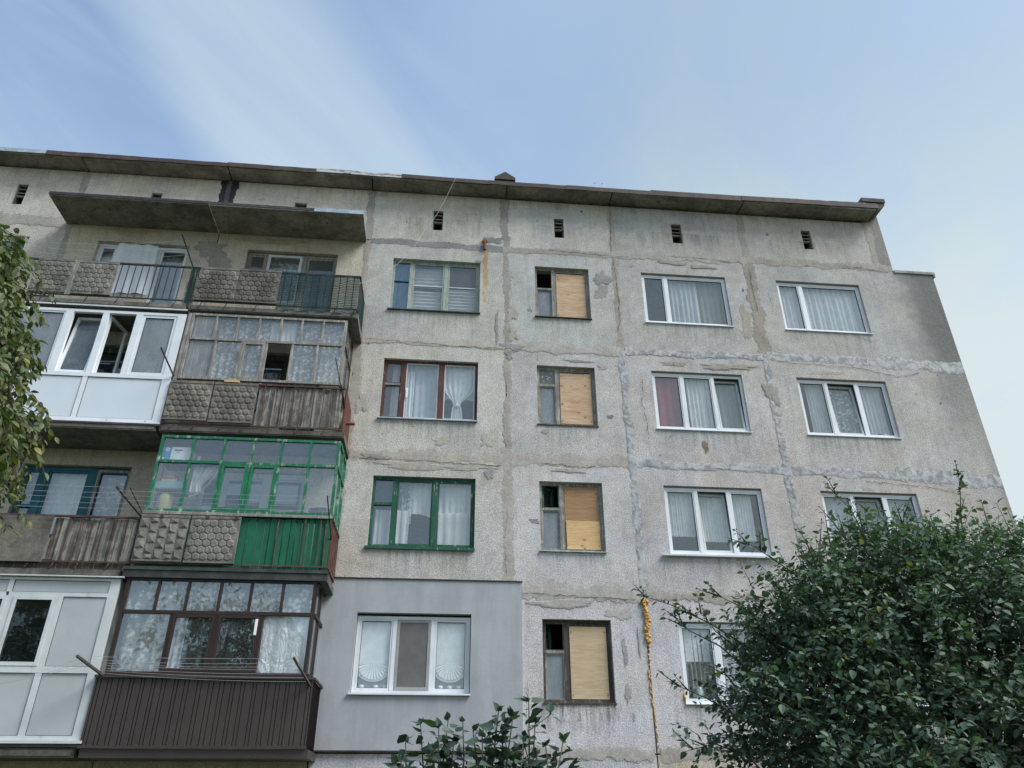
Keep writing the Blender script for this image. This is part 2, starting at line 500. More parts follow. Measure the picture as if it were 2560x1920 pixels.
for nm, c, r in (('room_wall', (0.30, 0.29, 0.26), 0.9), ('white_ceramic', (0.80, 0.80, 0.78), 0.3), ('cardboard_white', (0.74, 0.76, 0.78), 0.7),
                 ('box_blue', (0.02, 0.22, 0.46), 0.6), ('teal_plastic', (0.22, 0.40, 0.42), 0.5), ('canister_yellow', (0.48, 0.42, 0.18), 0.5),
                 ('book_red', (0.36, 0.13, 0.11), 0.8), ('book_tan', (0.52, 0.40, 0.22), 0.8), ('ink_dark', (0.03, 0.03, 0.035), 0.7),
                 ('wire_pale', (0.46, 0.44, 0.39), 0.6), ('cord', (0.40, 0.41, 0.42), 0.7), ('panel_plain', (0.60, 0.66, 0.735), 0.42),
                 ('tar', (0.012, 0.013, 0.014), 0.5), ('thermometer', (0.85, 0.86, 0.88), 0.4), ('jar_glass', (0.42, 0.52, 0.50), 0.2),
                 ('flower_pink', (0.5, 0.3, 0.32), 0.8), ('pot_leaf', (0.05, 0.11, 0.04), 0.7)):
    t, out = mat(nm)
    p = gpos(t)
    principled(t, out, t.mulc(c, t.ramp(t.noise(p, 6, 4, 0.6), 0.25, 0.75, 0.86, 1.10)), r)

t, out = mat('panel_white')
p = gpos(t)
col = t.mulc((0.60, 0.66, 0.72), t.ramp(t.noise(p, 1.2, 4, 0.6), 0.25, 0.75, 0.96, 1.02))
col = t.mix(t.mul(t.ramp(t.noise(t.scalev(p, (8, 8, 0.7)), 1.0, 6, 0.72), 0.60, 0.74), 0.22), col, (0.30, 0.30, 0.28, 1))
principled(t, out, col, 0.42)

t, out = mat('panel_cream')
p = gpos(t)
col = t.mulc((0.42, 0.455, 0.47), t.ramp(t.noise(p, 1.5, 4, 0.6), 0.25, 0.75, 0.9, 1.05))
col = t.mix(t.mul(t.ramp(t.noise(t.scalev(p, (6, 6, 0.8)), 1.0, 6, 0.72), 0.60, 0.74), 0.4), col, (0.22, 0.21, 0.18, 1))
principled(t, out, col, 0.5)


def leafmat(name, c1, c2, brown=0.0, gloss=0.42, yellow=0.957):
    t, out = mat(name)
    g = t.n('ShaderNodeNewGeometry'); oi = oinfo(t)
    at = t.n('ShaderNodeAttribute', attribute_name='tone')
    r = t.math('FRACT', t.add(t.mul(oi.outputs['Random'], 7.31), at.outputs['Fac']))
    col = t.mix(r, (*c1, 1), (*c2, 1))
    col = t.mix(t.ramp(r, yellow, yellow + 0.02), col, (0.17, 0.16, 0.045, 1))
    if brown:
        p = g.outputs['Position']
        col = t.mix(t.mul(t.ramp(t.noise(p, 9.0, 4, 0.6), 0.56, 0.70), brown), col, (0.16, 0.085, 0.03, 1))
    back = t.mix(1.0, col, (1.35, 1.3, 1.35, 1), blend='MULTIPLY')
    col = t.mix(g.outputs['Backfacing'], col, back)
    pb = t.n('ShaderNodeBsdfPrincipled')
    t.put(pb.inputs['Base Color'], col)
    pb.inputs['Roughness'].default_value = gloss
    pb.inputs['Specular IOR Level'].default_value = 0.35
    tl = t.n('ShaderNodeBsdfTranslucent')
    t.put(tl.inputs[0], t.mix(1.0, col, (1.2, 1.5, 0.6, 1), blend='MULTIPLY'))
    mx = t.n('ShaderNodeMixShader'); mx.inputs[0].default_value = 0.24
    t.put(mx.inputs[1], pb.outputs[0]); t.put(mx.inputs[2], tl.outputs[0])
    t.put(out.inputs[0], mx.outputs[0])


leafmat('leaf_apple', (0.046, 0.088, 0.060), (0.086, 0.136, 0.088), 0.0, 0.65, 0.975)
leafmat('leaf_lilac', (0.028, 0.054, 0.038), (0.054, 0.084, 0.058), 0.0, 0.55, 0.995)
leafmat('leaf_walnut', (0.045, 0.076, 0.026), (0.092, 0.112, 0.040), 0.55, 0.5)

t, out = mat('bark')
p = gpos(t)
n1 = t.noise(t.scalev(p, (14, 14, 3)), 1.5, 5, 0.7)
principled(t, out, t.mix(n1, (0.030, 0.024, 0.018, 1), (0.095, 0.080, 0.062, 1)), 0.95, bump=n1, bstr=0.8, bdist=0.02)

t, out = mat('ground_soil')
p = gpos(t)
n1 = t.noise(p, 0.35, 6, 0.65); n2 = t.noise(p, 6.0, 5, 0.7)
col = t.mix(t.ramp(n1, 0.4, 0.6), (0.045, 0.075, 0.028, 1), (0.12, 0.105, 0.075, 1))
col = t.mulc(col, t.ramp(n2, 0.25, 0.75, 0.6, 1.35))
principled(t, out, col, 1.0, bump=n2, bstr=1.0, bdist=0.06, spec=0.1)

# ------------------------------------------------------------------ geometry helpers
class MB:
    """collects polygons and builds ONE mesh object"""
    def __init__(self):
        self.v = []; self.f = []; self.mi = []

    def quad(self, a, b, c, d, mi=0):
        n = len(self.v); self.v += [a, b, c, d]; self.f.append((n, n + 1, n + 2, n + 3)); self.mi.append(mi)

    def poly(self, pts, mi=0):
        n = len(self.v); self.v += list(pts); self.f.append(tuple(range(n, n + len(pts)))); self.mi.append(mi)

    def box(self, x0, x1, y0, y1, z0, z1, mi=0, M=None, jit=0.0):
        n = len(self.v)
        P = [(x0, y0, z0), (x1, y0, z0), (x1, y1, z0), (x0, y1, z0), (x0, y0, z1), (x1, y0, z1), (x1, y1, z1), (x0, y1, z1)]
        if jit:
            P = [(a + rnd.uniform(-jit, jit), b + rnd.uniform(-jit, jit), c + rnd.uniform(-jit, jit)) for a, b, c in P]
        if M is not None:
            P = [tuple(M @ Vector(q)) for q in P]
        self.v += P
        for q in ((0, 3, 2, 1), (4, 5, 6, 7), (0, 1, 5, 4), (1, 2, 6, 5), (2, 3, 7, 6), (3, 0, 4, 7)):
            self.f.append(tuple(n + i for i in q)); self.mi.append(mi)
        return self

    def ring(self, x0, x1, z0, z1, wdt, y0, y1, mi=0, M=None):
        """rectangular frame of four bars butted end to end"""
        self.box(x0, x0 + wdt, y0, y1, z0, z1, mi, M); self.box(x1 - wdt, x1, y0, y1, z0, z1, mi, M)
        self.box(x0 + wdt, x1 - wdt, y0, y1, z1 - wdt, z1, mi, M); self.box(x0 + wdt, x1 - wdt, y0, y1, z0, z0 + wdt, mi, M)
        return self

    def tube(self, pts, r, n=6, mi=0, r1=None):
        pts = [Vector(q) for q in pts]
        base = len(self.v); k = len(pts)
        for i, q in enumerate(pts):
            t = (pts[min(i + 1, k - 1)] - pts[max(i - 1, 0)])
            if t.length < 1e-9: t = Vector((0, 0, 1))
            t.normalize()
            a = t.orthogonal().normalized() if i == 0 else (a - t * a.dot(t)).normalized()
            b = t.cross(a)
            rr = r if r1 is None else r + (r1 - r) * i / max(1, k - 1)
            for j in range(n):
                an = 2 * math.pi * j / n
                self.v.append(tuple(q + a * (rr * math.cos(an)) + b * (rr * math.sin(an))))
        for i in range(k - 1):
            for j in range(n):
                self.f.append((base + i * n + j, base + i * n + (j + 1) % n, base + (i + 1) * n + (j + 1) % n, base + (i + 1) * n + j))
                self.mi.append(mi)
        self.f.append(tuple(base + j for j in reversed(range(n)))); self.mi.append(mi)
        self.f.append(tuple(base + (k - 1) * n + j for j in range(n))); self.mi.append(mi)
        return self

    def lathe(self, c, prof, n=16, mi=0):
        base = len(self.v)
        for r, z in prof:
            for j in range(n):
                an = 2 * math.pi * j / n
                self.v.append((c[0] + r * math.cos(an), c[1] + r * math.sin(an), c[2] + z))
        for i in range(len(prof) - 1):
            for j in range(n):
                self.f.append((base + i * n + j, base + i * n + (j + 1) % n, base + (i + 1) * n + (j + 1) % n, base + (i + 1) * n + j))
                self.mi.append(mi)
        return self

    def build(self, name, mats, parent=None, smooth=False, color=None, label=None, kind=None):
        me = bpy.data.meshes.new(name)
        me.from_pydata([tuple(q) for q in self.v], [], self.f)
        for k in (mats if isinstance(mats, (list, tuple)) else [mats]):
            me.materials.append(MATS[k])
        if len(me.materials) > 1:
            me.polygons.foreach_set('material_index', self.mi)
        if smooth:
            me.polygons.foreach_set('use_smooth', [True] * len(me.polygons))
        me.update()
        o = bpy.data.objects.new(name, me)
        COL.objects.link(o)
        if parent is not None: child(o, parent)
        if color is not None: o.color = (*color, 1)
        if label: o['label'] = label
        if kind: o['kind'] = kind
        return o


def child(o, parent):
    o.parent = parent                          # parts are drawn in world coordinates
    if parent.type == 'EMPTY':
        o.matrix_parent_inverse = Matrix.Translation(-Vector(parent.location))


def thing(name, loc, label, cat, group=None):
    o = bpy.data.objects.new(name, None)
    o.empty_display_size = 0.2
    COL.objects.link(o)
    o.location = loc
    return tag(o, label, cat, group)


def tag(o, label, cat, group=None):
    o['label'] = label; o['category'] = cat
    if group: o['group'] = group
    return o


def part(name, mats, parent, *boxes, **kw):
    b = MB()
    for q in boxes: b.box(*q)
    return b.build(name, mats, parent, **kw)


def wobble(seed, n, amp, rough=0.5):
    """smooth random offsets along a line"""
    r = random.Random(seed)
    ph = [(r.uniform(0, 6.28), r.uniform(0.6, 1.4) * (2 ** k)) for k in range(6)]
    return [amp * (sum(math.sin(p + f * i * 0.22) * (0.62 ** k) for k, (p, f) in enumerate(ph)) * 0.55 + r.uniform(-rough, rough)) for i in range(n)]


def set_fray(o, vals):
    at = o.data.attributes.new('fray', 'FLOAT', 'POINT'); at.data.foreach_set('value', vals)
    return o


def strip(name, m_, parent, p0, p1, width, seed, proud=0.006, amp=0.03, color=None, y=0.0, rough=0.5, step=0.05, bend=0.0):
    """band of mortar along a joint with uneven edges, thicker in the middle; p0, p1 are (x, z)"""
    dx, dz = p1[0] - p0[0], p1[1] - p0[1]
    L = math.hypot(dx, dz); n = max(4, int(L / step))
    tx, tz = dx / L, dz / L; nx, nz = -tz, tx
    wl = wobble(seed, n + 1, amp, rough); wr = wobble(seed + 77, n + 1, amp, rough); wc = wobble(seed + 5, n + 1, bend, 0.0)
    r = random.Random(seed)
    b = MB(); hw = width / 2
    for i in range(n + 1):
        s = L * i / n
        cx, cz = p0[0] + tx * s + nx * wc[i], p0[1] + tz * s + nz * wc[i]
        l, rr = max(0.006, hw + wl[i]), max(0.006, hw + wr[i])
        for off, yy in ((-l * 1.25 - .012, -proud * .25), (-l * 0.62, -proud * r.uniform(.6, 1.0)), (rr * 0.62, -proud * r.uniform(.6, 1.0)), (rr * 1.25 + .012, -proud * .25)):
            b.v.append((cx + nx * off, y + yy, cz + nz * off))
    for i in range(n):
        for k in range(3):
            q = (i * 4 + k, i * 4 + k + 1, (i + 1) * 4 + k + 1, (i + 1) * 4 + k)
            b.f.append(q); b.mi.append(0)
    return set_fray(b.build(name, m_, parent, color=color), [1.0, 0.0, 0.0, 1.0] * (n + 1))


def blob(name, m_, parent, x, z, rx, rz, seed, proud=0.005, color=None, y=0.0, rot=0.0, spiky=0.22, n=44):
    """thin ragged patch of mortar or bared concrete"""
    r = random.Random(seed); b = MB()
    ph = [(r.uniform(0, 6.28), r.uniform(.5, 1.0)) for _ in range(7)]
    def rad(i):
        a = 2 * math.pi * i / n
        return max(.35, 1 + spiky * sum(am * math.sin((k + 2) * a + p_) / (k + 1.4) ** .75 for k, (p_, am) in enumerate(ph)) + r.uniform(-.10, .10))
    R_ = [rad(i) for i in range(n)]
    for s, yy in ((1.12, -proud * .3), (0.70, -proud)):
        for i in range(n):
            a = 2 * math.pi * i / n
            sq = 1 / max(abs(math.cos(a)), abs(math.sin(a))) ** .45
            b.v.append((x + rx * s * R_[i] * math.cos(a) * sq, y + yy, z + rz * s * R_[i] * math.sin(a) * sq))
    for i in range(n):
        j = (i + 1) % n
        b.f.append((i, j, n + j, n + i)); b.mi.append(0)
    b.v.append((x, y - proud * 1.02, z))
    for i in range(n):
        b.f.append((n + i, n + (i + 1) % n, 2 * n)); b.mi.append(0)
    return set_fray(b.build(name, m_, parent, color=color), [1.0] * n + [0.0] * (n + 1))


def crack(parent, pts, wdt, seed, y=0.0):
    """thin jagged crack line; pts are (x, z)"""
    r = random.Random(seed); P = []
    for (a, b_) in zip(pts[:-1], pts[1:]):
        L = math.hypot(b_[0] - a[0], b_[1] - a[1]); n = max(2, int(L / 0.07))
        for i in range(n):
            t = i / n
            P.append((a[0] + (b_[0] - a[0]) * t + r.uniform(-.018, .018), a[1] + (b_[1] - a[1]) * t + r.uniform(-.018, .018)))
    P.append(pts[-1])
    b = MB()
    for i, q in enumerate(P):
        t = Vector((P[min(i + 1, len(P) - 1)][0] - P[max(i - 1, 0)][0], P[min(i + 1, len(P) - 1)][1] - P[max(i - 1, 0)][1]))
        if t.length < 1e-6: t = Vector((1, 0))
        t.normalize(); ww = wdt * r.uniform(0.12, 0.62) * (0.3 if i in (0, len(P) - 1) else 1)
        b.v += [(q[0] - t.y * ww, y - 0.0125, q[1] + t.x * ww), (q[0] + t.y * ww, y - 0.0125, q[1] - t.x * ww)]
    for i in range(len(P) - 1):
        b.f.append((2 * i, 2 * i + 1, 2 * i + 3, 2 * i + 2)); b.mi.append(0)
    return b.build('crack', 'crack', parent)


def drape(name, m_, x0, x1, z0, z1, y, folds, amp, seed, label, cat='curtain', group=None, pinch=None, hem=0.0, nx=72, nz=10, thick=True, flare=0.0):
    """hanging cloth with folds; pinch = (z, x, width) where it is tied together"""
    r = random.Random(seed); b = MB()
    ph = r.uniform(0, 6.28); ph2 = r.uniform(0, 6.28); f2 = folds * r.uniform(0.3, 0.6)
    w1 = wobble(seed + 3, nx + 1, 1.0, 0.0)
    for j in range(nz + 1):
        tz = j / nz
        for i in range(nx + 1):
            s = i / nx
            zz = z1 + (z0 - z1) * tz
            xx = x0 + (x1 - x0) * s
            if hem: zz += hem * tz * math.sin(s * 9 + ph)
            if pinch:
                pz, px, pw = pinch
                k = math.exp(-((zz - pz) / 0.28) ** 2) if zz > pz else (0.93 - 0.10 * min(1, (pz - zz) / 0.25))
                xx = xx * (1 - k) + (px + (s - 0.5) * pw) * k
            xx += 0.012 * w1[i] * tz + flare * tz * (s - 0.5)
            yy = y + amp * (0.65 + 0.35 * tz) * (math.sin(6.283 * folds * s + ph + 0.5 * w1[i]) + 0.5 * math.sin(6.283 * f2 * s + ph2 + tz))
            b.v.append((xx, yy, zz))
    n = nx + 1
    for j in range(nz):
        for i in range(nx):
            b.f.append((j * n + i, j * n + i + 1, (j + 1) * n + i + 1, (j + 1) * n + i)); b.mi.append(0)
    o = b.build(name, m_, None, smooth=True)
    return tag(o, label, cat, group)


def pane(parent, x0, x1, z0, z1, y, m_='glass', M=None):
    b = MB(); b.box(x0, x1, y, y + 0.004, z0, z1, 0, M)
    return b.build('pane', m_, parent)


def tilt(z0, ang):
    """tilt a sash inwards about its lower edge"""
    def f(y):
        return Matrix.Translation((0, y, z0)) @ Matrix.Rotation(-ang, 4, 'X') @ Matrix.Translation((0, -y, -z0))
    return f

# ------------------------------------------------------------------ ground
g = MB(); g.poly([(-400, -400, 0), (400, -400, 0), (400, 400, 0), (-400, 400, 0)])
g.build('ground', 'ground_soil', kind='structure')

# ------------------------------------------------------------------ the block of flats
B = thing('apartment_building', (0, 0, 0), 'weathered grey panel apartment block with patched joints, boarded windows and mismatched balconies', 'building')
DEPTH = 12.0
XS = [-15.45, -12.12, -8.80, -5.45, -2.02, 1.29, 3.94, 7.31, 12.14]
ZS = [0.0, 2.46, 5.20, 7.92, 10.70, 13.48, 15.04]
H = 2.75


def ztop(k): return 1.98 + (k - 1) * H
def zbot(k): return 0.531 + (k - 1) * H
def slab_top(k): return 10.68 - (5 - k) * 2.742


WIN = {1: (-11.60, -9.55), 2: (-8.05, -6.04), 3: (-4.73, -2.67), 4: (-1.38, 0.67), 5: (1.97, 3.27), 6: (4.56, 6.655), 7: (7.94, 10.08)}
BAYS_L = {0: (-14.9, -12.9)}
VENT = {1: (-10.25, -10.01, 13.90), 2: (-7.21, -6.97, 13.90), 3: (-3.86, -3.57, 13.88), 4: (-0.51, -0.27, 13.90), 5: (2.48, 2.72, 13.90), 6: (5.47, 5.73, 13.96), 7: (8.90, 9.15, 14.03)}


def wall_with_hole(x0, x1, z0, z1, hole, y, color):
    b = MB(); T = 0.30
    if hole is None:
        b.box(x0, x1, y, y + T, z0, z1)
    else:
        hx0, hx1, hz0, hz1 = hole
        O = [(x0, z0), (x1, z0), (x1, z1), (x0, z1)]; I = [(hx0, hz0), (hx1, hz0), (hx1, hz1), (hx0, hz1)]
        for i in range(4):
            j = (i + 1) % 4
            b.quad((O[i][0], y, O[i][1]), (O[j][0], y, O[j][1]), (I[j][0], y, I[j][1]), (I[i][0], y, I[i][1]))
            b.quad((O[j][0], y + T, O[j][1]), (O[i][0], y + T, O[i][1]), (I[i][0], y + T, I[i][1]), (I[j][0], y + T, I[j][1]))
            b.quad((I[i][0], y, I[i][1]), (I[j][0], y, I[j][1]), (I[j][0], y + T, I[j][1]), (I[i][0], y + T, I[i][1]))
            b.quad((O[j][0], y, O[j][1]), (O[i][0], y, O[i][1]), (O[i][0], y + T, O[i][1]), (O[j][0], y + T, O[j][1]))
    return b.build('wall_panel', 'roughcast', B, color=color)


TINT = {
    (1, 6): (0.534, 0.503, 0.451), (2, 6): (0.569, 0.531, 0.470), (3, 6): (0.557, 0.520, 0.457), (4, 6): (0.526, 0.506, 0.459), (5, 6): (0.503, 0.489, 0.459), (6, 6): (0.449, 0.433, 0.411), (7, 6): (0.473, 0.452, 0.417),
    (1, 5): (0.501, 0.469, 0.415), (2, 5): (0.522, 0.469, 0.390), (3, 5): (0.522, 0.469, 0.390), (4, 5): (0.485, 0.477, 0.452), (5, 5): (0.439, 0.447, 0.432), (6, 5): (0.468, 0.452, 0.436), (7, 5): (0.449, 0.440, 0.424),
    (4, 4): (0.491, 0.477, 0.445), (5, 4): (0.479, 0.471, 0.459), (6, 4): (0.473, 0.452, 0.436), (7, 4): (0.468, 0.446, 0.424),
    (4, 3): (0.479, 0.459, 0.432), (5, 3): (0.515, 0.506, 0.508), (6, 3): (0.497, 0.470, 0.462), (7, 3): (0.497, 0.464, 0.449),
    (5, 2): (0.515, 0.506, 0.521), (6, 2): (0.497, 0.482, 0.495), (7, 2): (0.485, 0.464, 0.457), (4, 1): (0.491, 0.494, 0.540), (5, 1): (0.491, 0.489, 0.502)}
pr = random.Random(5)
for c in range(8):
    for k in range(1, 7):
        x0, x1 = XS[c] + 0.012, XS[c + 1] - 0.012
        if c == 7: x1 = XS[8]
        z0, z1 = ZS[k - 1] + 0.012, ZS[k] - 0.012
        hole = None
        y = pr.uniform(-0.003, 0.003)
        if k == 6:
            if c == 7: x1 = 10.74
            if c in VENT:
                v0, v1, vz = VENT[c]; hole = (v0, v1, vz, vz + 0.61)
        elif k >= 2:
            if c in WIN:
                hz0 = zbot(k)
                if c in (2, 3): hz0 = slab_top(k) + 0.10
                hole = (*WIN[c], hz0, ztop(k)) if (c, k) != (4, 2) else (-1.45, 0.66, 3.36, 4.79)
            elif c in BAYS_L:
                hole = (*BAYS_L[c], zbot(k), ztop(k))
        wall_with_hole(x0, x1, z0, z1, hole, y, TINT.get((c, k), (.47, .43, .36)))

# low wall below the window half of each balcony window, the door half stays open
for k in range(2, 6):
    part('wall_infill', 'roughcast', B, (WIN[2][0], -6.70, 0.01, 0.27, slab_top(k) + 0.10, zbot(k)), color=(.46, .41, .32))
    part('wall_infill', 'roughcast', B, (WIN[3][0], -3.40, 0.01, 0.27, slab_top(k) + 0.10, zbot(k)), color=(.46, .41, .32))

# end pier of the attic, gable wall, rear and left walls, roof decks, storey slabs and cross walls
part('wall_panel', 'roughcast', B, (10.765, 11.12, 0.004, 0.30, 13.49, 15.30), color=(.255, .25, .23))
part('gable_wall', 'roughcast', B, (11.90, 12.135, 0.302, DEPTH, 0.0, 13.42), color=(.30, .29, .27))
part('gable_wall', 'roughcast', B, (10.86, 11.12, 0.302, DEPTH, 13.47, 15.30), color=(.30, .29, .27))
part('rear_wall', 'roughcast', B, (-15.44, 11.88, DEPTH - 0.3, DEPTH - 0.002, 0.0, 15.03), color=(.42, .40, .36))
part('side_wall', 'roughcast', B, (-15.44, -15.2, 0.302, DEPTH - 0.302, 0.0, 15.03), color=(.42, .40, .36))
part('roof_deck', 'tar', B, (-15.44, 10.84, 0.302, DEPTH, 15.045, 15.19))
part('roof_deck', 'tar', B, (11.13, 11.90, 0.302, DEPTH, 13.30, 13.40))
for z in ZS[1:6]:
    part('storey_slab', 'room_wall', B, (-15.18, 11.88, 0.31, DEPTH - 0.31, z - 0.13, z + 0.07))
for x in XS[1:8]:
    for k in range(6):
        zz0 = 0.02 if k == 0 else ZS[k] + 0.075
        part('cross_wall', 'room_wall', B, (x - 0.07, x + 0.07, 0.31, 6.0, zz0, ZS[k + 1] - 0.135))
for k in range(6):
    zz0 = 0.02 if k == 0 else ZS[k] + 0.075
    part('corridor_wall', 'room_wall', B, (-15.17, 11.87, 6.005, 6.12, zz0, ZS[k + 1] - 0.135))

# coping on the lower gable end
part('coping', 'slab_concrete', B, (11.13, 12.20, -0.03, DEPTH, 13.425, 13.50), color=(.30, .32, .31))
part('coping', 'slab_concrete', B, (12.15, 12.20, -0.028, DEPTH, 13.36, 13.422), color=(.34, .36, .35))

# attic vents with louvre slats
for c, (v0, v1, vz) in VENT.items():
    fr = MB(); fr.ring(v0 + 0.003, v1 - 0.003, vz + 0.003, vz + 0.607, 0.022, 0.05, 0.25)
    fo = fr.build('attic_vent', 'slab_concrete', B, color=(.16, .15, .13))
    if c != 3:
        part('vent_dark_sheet', 'tar', fo, (v0 + 0.025, v1 - 0.025, 0.26, 0.29, vz + 0.02, vz + 0.59))  # black sheet, its colour stands in for the darkness inside the open vent
        M0 = Matrix.Identity(4)
        for i in range(3):
            zc_ = vz + 0.53 - i * 0.115
            M0 = Matrix.Translation((0, 0.10, zc_)) @ Matrix.Rotation(math.radians(28 + 3 * i), 4, 'X') @ Matrix.Translation((0, -0.10, -zc_))
            s_ = MB(); s_.box(v0 + 0.026, v1 - 0.026, 0.05, 0.17, zc_ - 0.012, zc_ + 0.012, 0, M0)
            s_.build('slat', 'slab_concrete', fo, color=(.30, .28, .24))
        s_ = MB(); s_.box(v0 + 0.026, v1 - 0.026, 0.045, 0.12, vz + 0.275, vz + 0.30)
        s_.build('slat', 'slab_concrete', fo, color=(.27, .25, .22))

# ---- mortar joints
MC = (.300, .275, .232); MC2 = (.262, .250, .222); MG = (.205, .205, .20)
seed = 100


def joint(a, b, wd, m_='mortar', col=MC, amp=0.028, proud=0.006, **kw):
    global seed
    seed += 13
    return strip('joint', m_, B, a, b, wd, seed, proud * .8, amp, col, **kw)


joint((-8.80, 14.98), (-8.75, 12.3), 0.13)
joint((-8.80, 12.3), (-8.80, 5.2), 0.12)
joint((-12.12, 14.98), (-12.12, 2.5), 0.12)
joint((-2.03, 15.0), (-2.03, 13.5), 0.17, col=MC2)
joint((-2.00, 13.45), (-2.02, 11.6), 0.12, col=MC)
joint((-1.98, 11.6), (-1.96, 9.6), 0.15, col=MC)
joint((-1.93, 9.75), (-1.93, 8.95), 0.24, col=(.30, .28, .235))
joint((-1.98, 9.0), (-2.0, 5.4), 0.16, col=MC, amp=.04)
joint((1.23, 15.0), (1.27, 13.5), 0.19, col=MC2, amp=.045)
joint((1.27, 13.5), (1.33, 10.5), 0.13, col=MC2)
joint((1.33, 10.6), (1.31, 8.2), 0.12, col=MC, amp=.045)
joint((1.30, 8.2), (1.33, 5.38), 0.23, col=(.335, .31, .265))
joint((3.93, 14.98), (3.93, 13.5), 0.13, col=MC)
joint((3.93, 13.5), (3.92, 10.7), 0.13, col=MC)
joint((7.32, 15.0), (7.30, 13.5), 0.17, col=MC)
joint((7.32, 13.5), (7.30, 10.75), 0.28, col=(.265, .24, .195), amp=.06)
joint((10.755, 15.05), (10.72, 13.5), 0.17, col=MC)
joint((-12.1, 13.46), (-8.85, 13.46), 0.30, col=(.32, .30, .25), proud=.009, amp=.05)
joint((-1.95, 13.47), (1.2, 13.42), 0.17, col=MG, proud=.009)
joint((1.2, 13.43), (3.9, 13.46), 0.16, col=MC, proud=.009)
joint((3.9, 13.48), (7.3, 13.53), 0.20, col=(.335, .315, .27), proud=.009, amp=.05)
joint((7.3, 13.53), (11.1, 13.56), 0.20, col=MC, proud=.009, amp=.05)
joint((-1.9, 10.70), (1.3, 10.68), 0.16, col=(.36, .335, .28), proud=.009, amp=.03)
joint((1.3, 10.68), (3.9, 10.68), 0.22, col=(.35, .33, .29), proud=.009, amp=.04)
joint((-1.9, 7.93), (1.25, 7.93), 0.24, col=(.345, .32, .27), proud=.009, amp=.06)
joint((1.35, 7.93), (3.85, 7.96), 0.24, col=(.335, .31, .265), proud=.009, amp=.05)
joint((1.60, 5.26), (3.9, 5.20), 0.30, col=(.345, .325, .285), proud=.009, amp=.07)
joint((4.0, 5.20), (7.3, 5.18), 0.16, col=MC, proud=.009, amp=.05)
joint((7.35, 5.18), (12.0, 5.16), 0.16, col=MC, proud=.009, amp=.05)
joint((1.60, 2.47), (3.9, 2.46), 0.18, col=(.33, .31, .28), proud=.009, amp=.04)
joint((4.0, 2.46), (7.3, 2.46), 0.2, col=MC, proud=.009, amp=.04)
# pale sealant on the right hand joints
joint((3.92, 10.72), (3.97, 5.3), 0.155, 'sealant', (1, 1, 1), 0.022, 0.009)
joint((7.31, 10.8), (7.30, 5.3), 0.155, 'sealant', (1, 1, 1), 0.026, 0.009)
joint((4.0, 10.70), (7.25, 10.74), 0.17, 'sealant', (1, 1, 1), 0.035, 0.011)
joint((7.35, 10.76), (10.2, 10.75), 0.21, 'sealant', (1, 1, 1), 0.03, 0.011)
joint((10.1, 10.75), (12.12, 10.68), 0.30, 'sealant', (1, 1, 1), 0.05, 0.013)
joint((4.0, 7.95), (7.25, 7.93), 0.16, 'sealant', (1, 1, 1), 0.028, 0.011)
joint((7.35, 7.93), (9.8, 7.88), 0.19, 'sealant', (1, 1, 1), 0.03, 0.011)
joint((9.75, 7.92), (12.12, 7.80), 0.30, 'sealant', (1, 1, 1), 0.05, 0.013)
# the dark tarred gap between the attic panels over the balconies
part('tarred_joint', 'tar', B, (-5.60, -5.34, -0.012, 0.0, 14.20, 15.03))
strip('tarred_joint', 'tar', B, (-5.60, 15.03), (-5.60, 14.1), 0.07, 991, 0.016, 0.03)
strip('tarred_joint', 'tar', B, (-5.34, 15.03), (-5.34, 14.1), 0.07, 993, 0.016, 0.03)
part('tarred_joint', 'slab_concrete', B, (-5.52, -5.42, -0.020, -0.013, 14.1, 15.03), color=(.11, .115, .12))

# ---- expanding foam down the joint of the lowest storey
r = random.Random(3)
b = MB()
for i in range(150):
    z = 5.12 - .78 * (i / 150) + r.uniform(-.02, .02); q = r.uniform(.014, .036)
    b.lathe((3.955 + r.gauss(0, .022), -0.008 - r.uniform(0, .018), z), [(0.0, -q), (q * .8, -q * .6), (q * r.uniform(.9, 1.25), 0.0), (q * .8, q * .6), (0.0, q)], 7)
b.build('foam_seam', 'foam', B, smooth=True, label='thick orange expanding foam in the open joint')
b = MB()
z = 4.40
while z > 2.47:
    x = 3.955 - 0.03 * math.sin((4.4 - z) * 2.2) + r.uniform(-.016, .016)
    rr = max(0.005, 0.018 * (1 - (4.4 - z) / 2.6)) * r.uniform(.4, 1.4)
    b.lathe((x, -0.006, z), [(0.0, -.03), (rr, -.02), (rr * 1.1, 0.0), (rr, .02), (0.0, .03)], 6)
    z -= 0.022 if r.random() < .85 else 0.08
b.build('foam_seam', 'foam', B, smooth=True)

